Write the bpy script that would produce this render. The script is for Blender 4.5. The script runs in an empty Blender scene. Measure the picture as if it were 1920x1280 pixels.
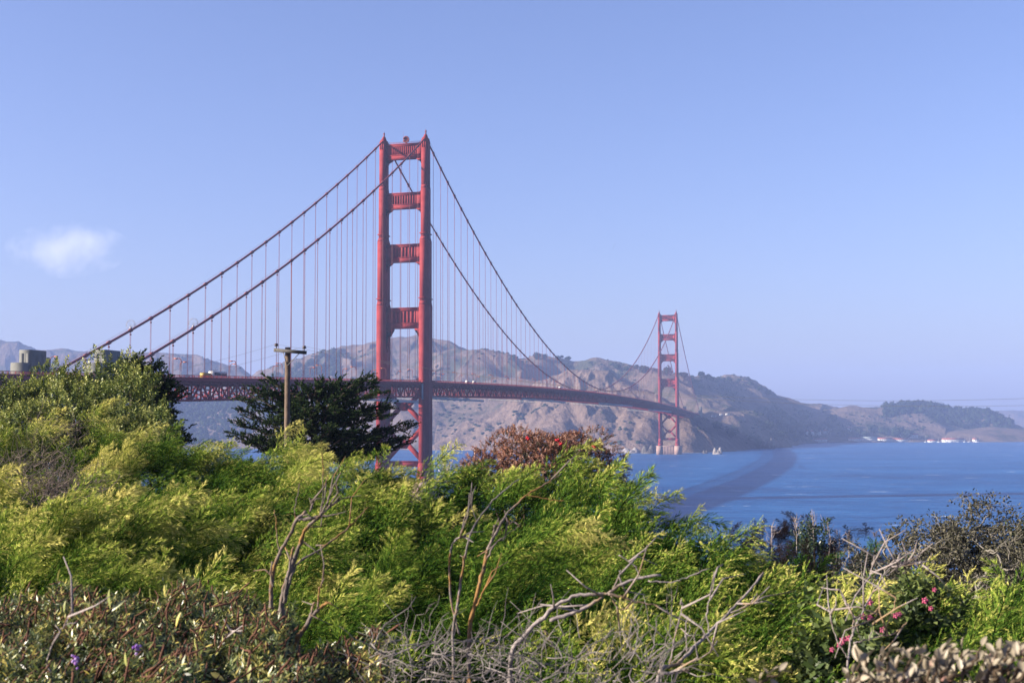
import bpy, math, random
import numpy as np
from mathutils import Vector
R = math.radians
sc = bpy.context.scene
COL = sc.collection
rng = np.random.default_rng(7)
random.seed(7)

# ------------------------------------------------------------------ camera
CAMP = np.array([256.08, -734.17, 47.93])
YAW, PITCH, ROLL, FPX = 0.2501275, 0.06603387, -0.0037960, 2357.87
Fh = np.array([-math.sin(YAW), math.cos(YAW), 0.0])          # level view direction
Rt = np.array([math.cos(YAW), math.sin(YAW), 0.0])           # level right direction
fwd = Fh*math.cos(PITCH) + np.array([0, 0, math.sin(PITCH)])
up0 = np.cross(Rt, fwd)
rgt = math.cos(ROLL)*Rt + math.sin(ROLL)*up0
upv = -math.sin(ROLL)*Rt + math.cos(ROLL)*up0
cam_d = bpy.data.cameras.new("camera"); cam = bpy.data.objects.new("camera", cam_d); COL.objects.link(cam)
from mathutils import Matrix
M = Matrix.Identity(4)
for i in range(3):
    M[i][0] = rgt[i]; M[i][1] = upv[i]; M[i][2] = -fwd[i]; M[i][3] = CAMP[i]
cam.matrix_world = M
cam_d.sensor_width = 36.0; cam_d.lens = FPX/1920*36
cam_d.clip_start = 0.1; cam_d.clip_end = 40000
cam_d.dof.use_dof = True; cam_d.dof.focus_distance = 400; cam_d.dof.aperture_fstop = 7.0
sc.camera = cam

# ------------------------------------------------------------------ world, sun, exposure
SUN_EL, SUN_AZ = R(20.5), R(244)          # azimuth clockwise from +Y
w = bpy.data.worlds.new("World"); sc.world = w; w.use_nodes = True
nt = w.node_tree; bg = nt.nodes['Background']
sky = nt.nodes.new('ShaderNodeTexSky'); sky.sky_type = 'NISHITA'; sky.sun_disc = False
sky.sun_elevation = SUN_EL; sky.sun_rotation = SUN_AZ; sky.altitude = 0; sky.air_density = 1.0; sky.dust_density = 1.6; sky.ozone_density = 4.0
tint = nt.nodes.new('ShaderNodeMix'); tint.data_type = 'RGBA'; tint.blend_type = 'MULTIPLY'; tint.inputs[0].default_value = 1
tint.inputs[7].default_value = (1.17, 0.97, 1.14, 1)
nt.links.new(sky.outputs[0], tint.inputs[6]); nt.links.new(tint.outputs[2], bg.inputs[0])
bg.inputs[1].default_value = 0.056
sd = bpy.data.lights.new("sun", 'SUN'); sun = bpy.data.objects.new("sun", sd); COL.objects.link(sun)
sd.energy = 5.0; sd.angle = R(0.5); sd.color = (1.0, 0.90, 0.76)
sdir = Vector((math.sin(SUN_AZ)*math.cos(SUN_EL), math.cos(SUN_AZ)*math.cos(SUN_EL), math.sin(SUN_EL)))
sun.rotation_euler = sdir.to_track_quat('Z', 'Y').to_euler(); sun.location = (0, 0, 600)
vs = sc.view_settings; vs.view_transform = 'Standard'; vs.look = 'None'; vs.exposure = 1.82; vs.gamma = 1
sc.cycles.max_bounces = 8; sc.cycles.diffuse_bounces = 3; sc.cycles.glossy_bounces = 2; sc.cycles.transmission_bounces = 3
sc.cycles.transparent_max_bounces = 4; sc.cycles.volume_bounces = 2
HAZE_DENSITY, HAZE_COLOR = 1.45e-4, (0.285, 0.38, 0.66)

# ------------------------------------------------------------------ helpers
def pix(u, v, d):
    "point seen at pixel (u, v) of the 1920-wide photo, d metres ahead"
    r = fwd + rgt*((u-960)/FPX) - upv*((v-640)/FPX)
    return CAMP + r*(d/(r@Fh))
def loc(lat, d, z=0.0):
    return CAMP*np.array([1, 1, 0]) + Rt*lat + Fh*d + np.array([0, 0, z])

class MB:
    def __init__(s): s.V = []; s.F = []; s.n = 0; s.A = []
    def add(s, V, F, a=None):
        V = np.asarray(V, float).reshape(-1, 3); F = np.asarray(F, int)
        s.V.append(V); s.F.append(F+s.n); s.n += len(V)
        s.A.append(np.full(len(F), 0.5) if a is None else np.broadcast_to(np.asarray(a, float), (len(F),)))
        return s
    def box(s, c, h, rz=0.0):
        c = np.asarray(c, float); h = np.asarray(h, float)
        V = np.array([[-1,-1,-1],[1,-1,-1],[1,1,-1],[-1,1,-1],[-1,-1,1],[1,-1,1],[1,1,1],[-1,1,1]])*h
        if rz:
            cs, sn = math.cos(rz), math.sin(rz); V = V@np.array([[cs, sn, 0],[-sn, cs, 0],[0,0,1]])
        return s.add(V+c, BOXF)
    def frustum(s, c0, h0, c1, h1):
        V = [[c0[0]+a*h0[0], c0[1]+b*h0[1], c0[2]] for a, b in ((-1,-1),(1,-1),(1,1),(-1,1))]
        V += [[c1[0]+a*h1[0], c1[1]+b*h1[1], c1[2]] for a, b in ((-1,-1),(1,-1),(1,1),(-1,1))]
        return s.add(V, BOXF)
    def beams(s, P0, P1, w, h):
        P0 = np.atleast_2d(np.asarray(P0, float)); P1 = np.atleast_2d(np.asarray(P1, float))
        d = P1-P0; L = np.linalg.norm(d, axis=1, keepdims=True); d = d/np.maximum(L, 1e-9)
        ref = np.where(np.abs(d[:, 2:3]) > 0.95, np.array([[0., 1, 0]]), np.array([[0., 0, 1]]))
        x = np.cross(d, ref); x /= np.linalg.norm(x, axis=1, keepdims=True); y = np.cross(x, d)
        cs = []
        for P in (P0, P1):
            for a, b in ((-1,-1),(1,-1),(1,1),(-1,1)): cs.append(P+x*(a*w/2)+y*(b*h/2))
        V = np.stack(cs, 1).reshape(-1, 3)
        F = (BOXF[None]+8*np.arange(len(P0))[:, None, None]).reshape(-1, 4)
        return s.add(V, F)
    def tube(s, P, r, n=6, cap=True, a=None):
        P = np.asarray(P, float); m = len(P); r = np.broadcast_to(np.asarray(r, float), (m,))
        T = np.gradient(P, axis=0); T /= np.maximum(np.linalg.norm(T, axis=1, keepdims=True), 1e-9)
        ref = np.array([0, 0, 1.]) if abs(T[:, 2]).mean() < .8 else np.array([1., 0, 0])
        x = np.cross(T, ref); x /= np.maximum(np.linalg.norm(x, axis=1, keepdims=True), 1e-9); y = np.cross(x, T)
        th = np.arange(n)*2*math.pi/n
        V = P[:, None]+(x[:, None]*np.cos(th)[None, :, None]+y[:, None]*np.sin(th)[None, :, None])*r[:, None, None]
        i = np.arange(m-1)[:, None]*n; j = np.arange(n)[None]; k = (j+1) % n
        F = np.stack([i+j, i+n+j, i+n+k, i+k], -1).reshape(-1, 4)
        V = V.reshape(-1, 3)
        if cap:
            V = np.vstack([V, P[:1], P[-1:]]); b = m*n
            f1 = [[b, b, jj, (jj+1) % n] for jj in range(n)]; f2 = [[b+1, b+1, (m-1)*n+(jj+1) % n, (m-1)*n+jj] for jj in range(n)]
            F = np.vstack([F, f1, f2])
        return s.add(V, F, a)
    def prism(s, poly, axis, lo, hi):
        "polygon in the two other axes, extruded along axis between lo and hi (convex or star-shaped polygon, fan from its centroid)"
        poly = np.asarray(poly, float); n = len(poly)
        c = poly.mean(0); pl = np.vstack([poly, c])
        def emb(p, t):
            o = np.zeros((len(p), 3)); o[:, [k for k in range(3) if k != axis]] = p; o[:, axis] = t; return o
        V = np.vstack([emb(pl, lo), emb(pl, hi)]); m = n+1
        F = []
        for k in range(n):
            q = (k+1) % n
            F += [[k, q, m+q, m+k], [n, n, q, k], [m+n, m+n, m+k, m+q]]
        return s.add(V, F)
    def blob(s, c, r, seed, lump=.25, sub=2, a=None):
        V, F = ICO[sub]; g = np.random.default_rng(seed)
        k = g.normal(size=(5, 3))*2.2; ph = g.uniform(0, 6.3, 5)
        f = 1+lump*np.sin(V@k.T+ph).sum(1)/2.5
        return s.add(V*f[:, None]*np.asarray(r)+np.asarray(c), F, a)
BOXF = np.array([[0,3,2,1],[4,5,6,7],[0,1,5,4],[1,2,6,5],[2,3,7,6],[3,0,4,7]])
def ico(sub):
    import bmesh
    bm = bmesh.new(); bmesh.ops.create_icosphere(bm, subdivisions=sub, radius=1)
    V = np.array([v.co[:] for v in bm.verts]); F = np.array([[f.verts[0].index, f.verts[0].index, f.verts[1].index, f.verts[2].index] for f in bm.faces])
    bm.free(); return V, F
ICO = {k: ico(k) for k in (1, 2, 3)}

def mesh_from(name, V, F, A=None, smooth=False):
    V = np.ascontiguousarray(V, dtype=np.float32); F = np.asarray(F)
    tri = F[:, 0] == F[:, 1]
    tot = np.where(tri, 3, 4).astype(np.int32)
    keep = np.ones(F.shape, bool); keep[tri, 0] = False
    loops = F[keep].astype(np.int32)
    start = np.concatenate([[0], np.cumsum(tot)[:-1]]).astype(np.int32)
    me = bpy.data.meshes.new(name)
    me.vertices.add(len(V)); me.vertices.foreach_set('co', V.ravel())
    me.loops.add(len(loops)); me.loops.foreach_set('vertex_index', loops)
    me.polygons.add(len(F)); me.polygons.foreach_set('loop_start', start); me.polygons.foreach_set('loop_total', tot)
    if smooth: me.polygons.foreach_set('use_smooth', np.ones(len(F), bool))
    if A is not None:
        at = me.attributes.new('var', 'FLOAT', 'FACE'); at.data.foreach_set('value', np.asarray(A, np.float32))
    me.update(); me.validate()
    return me
BASE = {}
def base_of(o): return BASE.get(o.name, np.zeros(3)) if o else np.zeros(3)
def obj(name, mb, mat, parent=None, base=None, smooth=False, var=False):
    V = np.vstack(mb.V); F = np.vstack(mb.F); A = np.concatenate(mb.A) if var else None
    b = base_of(parent) if parent else (np.asarray(base, float) if base is not None else np.zeros(3))
    o = bpy.data.objects.new(name, mesh_from(name, V-b, F, A, smooth)); COL.objects.link(o)
    o.data.materials.append(mat)
    if parent: o.parent = parent
    else: o.location = b
    BASE[o.name] = b
    return o
def thing(name, label, cat, p, group=None):
    o = bpy.data.objects.new(name, None); COL.objects.link(o); o.location = [float(x) for x in p]
    BASE[o.name] = np.asarray(p, float); return tag(o, label, cat, group)
def tag(o, label, cat, group=None, kind=None):
    o['label'] = label; o['category'] = cat
    if group: o['group'] = group
    if kind: o['kind'] = kind
    return o
def structure(o): o['kind'] = 'structure'; return o
def node(parent, name):
    "an Empty standing for a part that has parts of its own"
    o = bpy.data.objects.new(name, None); COL.objects.link(o); o.parent = parent; BASE[o.name] = base_of(parent); return o

# ------------------------------------------------------------------ materials
def new_mat(name):
    m = bpy.data.materials.new(name); m.use_nodes = True; m.node_tree.nodes.clear()
    o = m.node_tree.nodes.new('ShaderNodeOutputMaterial'); return m, m.node_tree, o
def ramp(nt, stops):
    r = nt.nodes.new('ShaderNodeValToRGB'); e = r.color_ramp.elements
    while len(e) < len(stops): e.new(.5)
    for k, (p, c) in enumerate(stops): e[k].position = p; e[k].color = (*c, 1)
    return r
def noise(nt, scale, detail=4, rough=.55, vec=None, dist=0.0):
    n = nt.nodes.new('ShaderNodeTexNoise'); n.inputs['Scale'].default_value = scale; n.inputs['Detail'].default_value = detail
    n.inputs['Roughness'].default_value = rough; n.inputs['Distortion'].default_value = dist
    if vec is None:
        g = nt.nodes.new('ShaderNodeNewGeometry'); vec = g.outputs['Position']
    nt.links.new(vec, n.inputs['Vector']); return n
def solid(name, c1, c2, scale=1.0, rough=.7, bump=0.0, bscale=None, metallic=0.0, detail=5, spec=.25):
    m, nt, out = new_mat(name)
    p = nt.nodes.new('ShaderNodeBsdfPrincipled'); p.inputs['Roughness'].default_value = rough; p.inputs['Metallic'].default_value = metallic; p.inputs['Specular IOR Level'].default_value = spec
    n = noise(nt, scale, detail); r = ramp(nt, [(.3, c1), (.7, c2)])
    nt.links.new(n.outputs[0], r.inputs[0]); nt.links.new(r.outputs[0], p.inputs['Base Color'])
    if bump:
        n2 = noise(nt, bscale or scale*4, 6); b = nt.nodes.new('ShaderNodeBump'); b.inputs['Strength'].default_value = bump
        nt.links.new(n2.outputs[0], b.inputs['Height']); nt.links.new(b.outputs[0], p.inputs['Normal'])
    nt.links.new(p.outputs[0], out.inputs[0]); return m
def leaf(name, stops, transl=.35, gloss=0.0, rough=.4, scale=.9):
    "leaf colour runs over the per-face value 'var' (age of the shoot, plus shade painted into inner leaves and hollows) with a little drift from plant to plant"
    m, nt, out = new_mat(name)
    a = nt.nodes.new('ShaderNodeAttribute'); a.attribute_name = 'var'
    n = noise(nt, scale, 3)
    mx = nt.nodes.new('ShaderNodeMath'); mx.operation = 'MULTIPLY_ADD'; mx.inputs[1].default_value = .5; mx.inputs[2].default_value = -.25
    nt.links.new(n.outputs[0], mx.inputs[0])
    ad = nt.nodes.new('ShaderNodeMath'); ad.operation = 'ADD'; nt.links.new(a.outputs['Fac'], ad.inputs[0]); nt.links.new(mx.outputs[0], ad.inputs[1])
    r = ramp(nt, stops); nt.links.new(ad.outputs[0], r.inputs[0])
    d = nt.nodes.new('ShaderNodeBsdfDiffuse'); t = nt.nodes.new('ShaderNodeBsdfTranslucent'); mix = nt.nodes.new('ShaderNodeMixShader')
    mix.inputs[0].default_value = transl
    nt.links.new(r.outputs[0], d.inputs[0]); nt.links.new(r.outputs[0], t.inputs[0])
    nt.links.new(d.outputs[0], mix.inputs[1]); nt.links.new(t.outputs[0], mix.inputs[2]); last = mix
    if gloss:
        g = nt.nodes.new('ShaderNodeBsdfGlossy'); g.inputs['Roughness'].default_value = rough
        m2 = nt.nodes.new('ShaderNodeMixShader'); m2.inputs[0].default_value = gloss
        nt.links.new(mix.outputs[0], m2.inputs[1]); nt.links.new(g.outputs[0], m2.inputs[2]); last = m2
    nt.links.new(last.outputs[0], out.inputs[0]); return m

RED = solid('orange_red_steel', (.140, .017, .017), (.205, .030, .030), .2, .75, .05, 2.0, spec=.08)
RED_DK = solid('red_steel_cable', (0.1184, 0.0207, 0.0207), (0.1480, 0.0296, 0.0266), .3, .6)
CONC = solid('grey_concrete', (0.0770, 0.0799, 0.0710), (0.1243, 0.1243, 0.1095), .25, .85, .15, 1.5)
PINK_CONC = solid('stained_concrete', (0.2131, 0.1302, 0.1066), (0.2842, 0.2013, 0.1658), .2, .85, .1, 1.5)
ASPH = solid('asphalt', (.05, .05, .05), (.07, .07, .07), .5, .9)
GREYM = solid('grey_paint', (0.2131, 0.2131, 0.2368), (0.2842, 0.2842, 0.3078), .4, .6)
WHITE = solid('white_paint', (0.4262, 0.4262, 0.4144), (0.4854, 0.4854, 0.4736), .4, .6)
NETW = solid('pale_net', (0.2664, 0.2664, 0.2664), (0.3670, 0.3670, 0.3552), .6, .8)
DARK = solid('dark_rubber', (.02, .02, .02), (.035, .035, .035), 2, .8)
GLASS = solid('dark_glass', (.02, .025, .03), (.03, .035, .04), 2, .15)
YEL = solid('yellow_paint', (0.2642, 0.1790, 0.0213), (0.2899, 0.2003, 0.0298), 1, .5)
ROOF = solid('red_tile', (0.2131, 0.0592, 0.0414), (0.2664, 0.0888, 0.0592), .2, .8)
ROOFG = solid('grey_green_roof', (0.1776, 0.2131, 0.2131), (0.2250, 0.2546, 0.2486), .2, .8)
LAMPH = solid('lamp_orange', (0.2960, 0.0710, 0.0296), (0.3256, 0.0888, 0.0414), 1, .5)
WOODP = solid('weathered_pole', (0.0592, 0.0414, 0.0296), (0.1184, 0.0829, 0.0592), 3, .85, .4, 14)
WOODX = solid('creosoted_beam', (.05, .05, .05), (.08, .075, .07), 3, .85, .3, 12)
CERAM = solid('dark_ceramic', (.05, .04, .04), (.08, .06, .06), 5, .3)
WIRE = solid('wire', (.10, .10, .11), (.13, .13, .14), 1, .5)

# ------------------------------------------------------------------ water and hills
def hash2(ix, iy, s):
    h = np.sin(ix*127.1+iy*311.7+s*74.7)*43758.5453; return h-np.floor(h)
def vnoise(x, y, s=0):
    ix = np.floor(x); iy = np.floor(y); fx = x-ix; fy = y-iy
    fx = fx*fx*fx*(fx*(fx*6-15)+10); fy = fy*fy*fy*(fy*(fy*6-15)+10)
    a = hash2(ix, iy, s); b = hash2(ix+1, iy, s); c = hash2(ix, iy+1, s); d = hash2(ix+1, iy+1, s)
    return (a+(b-a)*fx+(c-a)*fy+(a-b-c+d)*fx*fy)*2-1
def fbm(x, y, o=5, g=.5, s=0, ridged=False):
    t = 0; a = 1.; n = 0
    for k in range(o):
        v = vnoise(x+13.7*k, y-7.3*k, s+k)
        if ridged: v = 1-2*np.abs(v)
        t = t+a*v; n += a; a *= g; x, y = x*1.9+y*.6, y*1.9-x*.6
    return t/n

def ridge(pts): return np.array([pix(*p) for p in pts])
# crest lines of the hills: (photo u, v, metres ahead); slope towards the foot; bare rock share
RIDGES = [
 # far left
 ([(-260,640,4200),(-60,632,4200),(0,636,4200),(30,646,4200),(55,655,4200),(85,656,4200),(115,652,4200),(140,657,4200),(168,669,4200),(210,705,4200)], .42, 0),
 ([(110,700,3700),(165,675,3700),(230,659,3700),(290,658,3700),(340,663,3700),(390,681,3700),(430,698,3700),(480,714,3700),(540,735,3700)], .40, 0),
 # long wooded slope under the deck on the left
 ([(-100,730,3200),(120,735,3150),(300,745,3100),(420,752,3050),(560,745,2950)], .36, 0),
 # main peak
 ([(430,728,3300),(480,706,3300),(530,693,3300),(560,682,3280),(600,669,3250),(640,656,3230),(680,646,3210),(720,636,3200),(750,632,3200),(785,631,3200),(805,635,3200),(825,644,3220),(850,657,3250),(900,690,3300),(960,722,3300)], .46, 0),
 ([(725,636,3200),(700,672,3020),(660,715,2850),(620,780,2700)], .60, 0),
 ([(785,631,3200),(792,680,2990),(796,740,2780),(790,815,2560)], .62, 0),
 ([(660,650,3210),(630,690,3020),(590,730,2880)], .5, 0),
 # second ridge
 ([(800,672,3000),(843,656,2950),(876,657,2910),(900,659,2890),(912,663,2890),(928,674,2890),(947,684,2900),(965,694,2910),(985,704,2920),(1020,724,2930)], .50, 0),
 ([(890,658,2890),(902,684,2770),(930,702,2690),(962,706,2640),(990,711,2600)], .68, 0),
 ([(845,657,2950),(826,700,2800),(814,760,2620),(806,826,2470)], .72, 0),
 # ridge with trees
 ([(930,706,3050),(958,678,3050),(972,670,3040),(1006,663,3020),(1020,667,3010),(1043,669,3000),(1070,676,3000),(1093,674,2990),(1116,672,2970),(1132,676,2950),(1153,685,2930),(1176,691,2910),(1228,695,2880)], .58, 0),
 ([(1228,695,2880),(1275,702,2940),(1310,705,3040),(1345,705,3200),(1370,707,3380)], .72, 0),
 ([(1370,707,3380),(1390,711,3520),(1407,717,3640),(1422,725,3720),(1447,739,3820)], .78, 0),
 ([(1447,739,3820),(1470,746,3840),(1507,756,3800),(1540,758,3900),(1575,765,3960),(1605,772,4000)], .50, 0),
 ([(1006,663,3020),(1000,690,2880),(985,715,2760)], .5, 0),
 ([(1112,672,2970),(1128,700,2820),(1160,725,2700),(1200,745,2600)], .66, 0),
 ([(1228,695,2880),(1262,722,2720),(1300,748,2590),(1335,769,2500)], .80, 0),
 ([(1320,705,3080),(1316,735,2760),(1326,760,2580)], .70, 0),
 ([(1390,711,3520),(1394,740,3240),(1398,772,2940),(1403,797,2860),(1411,822,2920)], .80, 0),
 ([(1470,746,3840),(1477,775,3640),(1484,804,3420)], .52, 0),
 ([(1540,758,3900),(1556,783,3660),(1570,804,3490)], .48, 0),
 # flat topped bluff and its cliffs
 ([(945,760,2560),(979,748,2540),(1006,722,2520),(1020,709,2510),(1040,701,2500),(1070,698,2480),(1098,698,2460),(1125,700,2440),(1144,710,2420),(1157,717,2400),(1170,724,2380),(1201,738,2350),(1224,747,2330),(1250,760,2290),(1275,776,2250),(1296,800,2200)], .80, 1),
 ([(979,748,2540),(940,770,2520),(900,792,2490),(868,812,2460),(841,828,2440)], .75, 1),
 ([(986,740,2530),(984,772,2430),(978,805,2350),(972,838,2290)], .85, 1),
 ([(1062,698,2480),(1050,740,2370),(1040,790,2270),(1032,838,2200)], .9, 1),
 ([(1118,699,2440),(1112,750,2330),(1120,800,2240),(1118,840,2170)], .95, 1),
 ([(1165,722,2390),(1172,770,2280),(1164,812,2200),(1158,842,2140)], .95, 1),
 ([(1222,746,2330),(1212,785,2240),(1196,818,2170),(1188,845,2120)], 1.0, 1),
 ([(1275,776,2250),(1276,800,2180),(1268,825,2130)], 1.0, 1),
 ([(1262,770,2280),(1298,778,2330),(1326,792,2400),(1356,812,2520),(1385,829,2700)], .85, .7),
 ([(1300,770,2480),(1335,770,2500),(1392,772,2600)], .95, .3),
 # low hills and wooded hill on the right
 ([(1555,775,3600),(1575,765,3580),(1597,761,3560),(1625,761,3560),(1647,763,3560),(1665,768,3540),(1690,782,3500)], .30, 0),
 ([(1597,761,3560),(1592,785,3470),(1600,808,3400)], .42, 0),
 ([(1655,800,3500),(1672,770,3620),(1690,759,3650),(1713,755,3660),(1747,757,3660),(1773,760,3660),(1793,767,3660),(1820,768,3660),(1843,770,3660),(1863,778,3640),(1880,787,3600),(1892,802,3560)], .55, 0),
 ([(1752,822,3400),(1780,817,3380),(1813,804,3360),(1847,799,3350),(1880,800,3350),(1920,802,3350),(2150,806,3350)], .22, 0),
 ([(1820,775,6400),(1853,769,6400),(1880,768,6400),(1920,767,6400),(2000,764,6400),(2160,760,6400)], .3, 0),
]
def terrain_height(X, Y):
    drop = np.zeros(X.shape); H = np.full(X.shape, -30.0); rock = np.zeros(X.shape); best = np.full(X.shape, -1e9)
    wx = 40*fbm(X/260, Y/260, 3, s=31); wy = 40*fbm(X/260, Y/260, 3, s=37)
    Xw = X+wx*.5; Yw = Y+wy*.5
    num = np.zeros(X.shape); K = 7.0
    for pts, sl, rk in RIDGES:
        P = ridge(pts); bh = np.full(X.shape, -1e9); bd = np.zeros(X.shape)
        for a, b in zip(P[:-1], P[1:]):
            e = b[:2]-a[:2]; L2 = e@e
            t = np.clip(((Xw-a[0])*e[0]+(Yw-a[1])*e[1])/L2, 0, 1)
            dd = np.hypot(Xw-a[0]-t*e[0], Yw-a[1]-t*e[1])
            h = a[2]+t*(b[2]-a[2])-sl*(np.sqrt(dd*dd+14**2)-14)
            bd = np.where(h > bh, sl*dd, bd); bh = np.maximum(bh, h)
        num += np.exp(np.clip(bh-100, -400, 600)/K)
        m = bh > best; best = np.where(m, bh, best); rock = np.where(m, rk, rock); drop = np.where(m, bd, drop)
    H = np.log(np.maximum(num, 1e-300))*K+100
    H = best+np.minimum(H-best, 7)*np.clip((best+4)/50, 0, 1)
    H = np.maximum(H, -60)
    g = fbm(X/150, Y/150, 6, .52, s=3, ridged=True)
    g2 = fbm(X/38, Y/38, 4, .55, s=11, ridged=True)
    f = np.clip((H+8)/60, 0, 1)
    lat = (X-CAMP[0])*Rt[0]+(Y-CAMP[1])*Rt[1]; dep = (X-CAMP[0])*Fh[0]+(Y-CAMP[1])*Fh[1]
    k = np.clip(drop/35, .12, 1)
    sx = lat+.35*dep+60*fbm(X/300, Y/300, 2, s=51)
    g3 = fbm(sx/150, dep/520, 3, .5, s=17, ridged=True); g4 = fbm(sx/46, dep/190, 4, .6, s=23, ridged=True)
    H = H+f*(g*6*(1-.3*rock)+g2*(1.5+4*rock)+k*(g3*(26-10*rock)+g4*(5+10*rock))-4)
    # the low flat shore with the buildings
    u = 960+lat/np.maximum(dep, 1)*FPX
    edge = 3190+25*np.sin(u/37)+14*np.sin(u/11)-np.clip((1560-u)*1.6, 0, 260)
    flat = np.clip((dep-edge)/14, -2, 1)*4.5+np.clip((dep-edge-30)/100, 0, 1)*2
    flat = np.where((u > 1440) & (dep < 4200), flat, -40)
    H = np.maximum(H, flat)
    return np.maximum(H, -9), rock
def build_hills():
    us = np.linspace(-330, 2230, 1420); th = np.arctan((us-960)/FPX)
    ds = np.concatenate([np.linspace(2040, 2700, 190), np.linspace(2704, 3320, 120)[0:], np.linspace(3330, 4500, 90), np.linspace(4540, 7600, 40)])
    U, D = np.meshgrid(us, ds)
    LAT = (U-960)/FPX*D
    X = CAMP[0]+Rt[0]*LAT+Fh[0]*D; Y = CAMP[1]+Rt[1]*LAT+Fh[1]*D
    H, rock = terrain_height(X, Y)
    nr, nc = X.shape
    V = np.stack([X, Y, H], -1).reshape(-1, 3)
    i = np.arange(nr-1)[:, None]*nc; j = np.arange(nc-1)[None]
    F = np.stack([i+j, i+j+1, i+nc+j+1, i+nc+j], -1).reshape(-1, 4)
    low = (H.ravel() < -8.5); F = F[~low[F].all(1)]
    used = np.zeros(len(V), bool); used[F.ravel()] = True; mp = np.cumsum(used)-1
    rk = rock.ravel()[F].mean(1)
    mb = MB(); mb.add(V[used], mp[F], rk)
    m, nt, out = new_mat('dry_hill_ground')
    p = nt.nodes.new('ShaderNodeBsdfPrincipled'); p.inputs['Roughness'].default_value = .95; p.inputs['Specular IOR Level'].default_value = .1
    g = nt.nodes.new('ShaderNodeNewGeometry')
    n1 = noise(nt, .011, 8, .62); n2 = noise(nt, .05, 6, .6); n3 = noise(nt, .004, 3)
    grass = ramp(nt, [(.2, (.070, .052, .042)), (.8, (.134, .098, .076))]); nt.links.new(n2.outputs[0], grass.inputs[0])
    rockc = ramp(nt, [(.25, (0.0524, 0.0384, 0.0315)), (.5, (0.1189, 0.0839, 0.0629)), (.8, (0.1818, 0.1328, 0.1049))]); nt.links.new(n2.outputs[0], rockc.inputs[0])
    scrubm = ramp(nt, [(.50, (0, 0, 0)), (.60, (1, 1, 1))]); nt.links.new(n1.outputs[0], scrubm.inputs[0])
    a = nt.nodes.new('ShaderNodeAttribute'); a.attribute_name = 'var'
    mixr = nt.nodes.new('ShaderNodeMix'); mixr.data_type = 'RGBA'
    nt.links.new(a.outputs['Fac'], mixr.inputs[0]); nt.links.new(grass.outputs[0], mixr.inputs[6]); nt.links.new(rockc.outputs[0], mixr.inputs[7])
    inv = nt.nodes.new('ShaderNodeMath'); inv.operation = 'MULTIPLY_ADD'; inv.inputs[1].default_value = -.85; inv.inputs[2].default_value = .9
    nt.links.new(a.outputs['Fac'], inv.inputs[0])
    sm = nt.nodes.new('ShaderNodeMath'); sm.operation = 'MULTIPLY'; nt.links.new(scrubm.outputs[0], sm.inputs[0]); nt.links.new(inv.outputs[0], sm.inputs[1])
    scr = ramp(nt, [(.3, (0.0213, 0.0274, 0.0152)), (.7, (0.0426, 0.0456, 0.0243))]); nt.links.new(n2.outputs[0], scr.inputs[0])
    mix2 = nt.nodes.new('ShaderNodeMix'); mix2.data_type = 'RGBA'
    nt.links.new(sm.outputs[0], mix2.inputs[0]); nt.links.new(mixr.outputs[2], mix2.inputs[6]); nt.links.new(scr.outputs[0], mix2.inputs[7])
    nt.links.new(mix2.outputs[2], p.inputs['Base Color'])
    b = nt.nodes.new('ShaderNodeBump'); b.inputs['Strength'].default_value = .9; b.inputs['Distance'].default_value = 7
    n4 = noise(nt, .12, 6, .65); nt.links.new(n4.outputs[0], b.inputs['Height']); nt.links.new(b.outputs[0], p.inputs['Normal'])
    nt.links.new(p.outputs[0], out.inputs[0])
    return structure(obj('hills', mb, m, smooth=True, var=True))
build_hills()

def water_mat():
    m, nt, out = new_mat('sea_water')
    p = nt.nodes.new('ShaderNodeBsdfPrincipled'); p.inputs['Roughness'].default_value = .36; p.inputs['IOR'].default_value = 1.33; p.inputs['Specular IOR Level'].default_value = .36; p.inputs['Specular Tint'].default_value = (.40, .76, 1, 1)
    mp = nt.nodes.new('ShaderNodeMapping'); tc = nt.nodes.new('ShaderNodeNewGeometry'); nt.links.new(tc.outputs['Position'], mp.inputs[0])
    mp.inputs['Rotation'].default_value = (0, 0, R(-20)); mp.inputs['Scale'].default_value = (.35, 1.0, 1)
    n1 = noise(nt, .16, 6, .6, mp.outputs[0], .6); n2 = noise(nt, .009, 5, .55, mp.outputs[0]); n3 = noise(nt, .075, 8, .74, mp.outputs[0])
    cr = ramp(nt, [(.40, (0.0012, 0.0313, 0.1253)), (.5, (0.0037, 0.0614, 0.1940)), (.60, (0.0188, 0.1002, 0.2629))])
    ad = nt.nodes.new('ShaderNodeMix'); ad.data_type = 'FLOAT'; ad.inputs[0].default_value = .62
    nt.links.new(n2.outputs[0], ad.inputs[2]); nt.links.new(n3.outputs[0], ad.inputs[3]); nt.links.new(ad.outputs[0], cr.inputs[0])
    n5 = noise(nt, .045, 8, .75, mp.outputs[0], .3)
    cap = ramp(nt, [(.64, (0, 0, 0)), (.665, (1, 1, 1))]); nt.links.new(n5.outputs[0], cap.inputs[0])
    mx = nt.nodes.new('ShaderNodeMix'); mx.data_type = 'RGBA'; mx.inputs[7].default_value = (.75, .78, .8, 1)
    nt.links.new(cap.outputs[0], mx.inputs[0]); nt.links.new(cr.outputs[0], mx.inputs[6]); nt.links.new(mx.outputs[2], p.inputs['Base Color'])
    b = nt.nodes.new('ShaderNodeBump'); b.inputs['Strength'].default_value = 1.0; b.inputs['Distance'].default_value = 2.5
    nt.links.new(n1.outputs[0], b.inputs['Height']); nt.links.new(b.outputs[0], p.inputs['Normal'])
    nt.links.new(p.outputs[0], out.inputs[0]); return m
mb = MB(); c0 = loc(0, 3800)
xs = np.array([[-5200, -4100], [5200, -4100], [5200, 5200], [-5200, 5200]])
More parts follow.
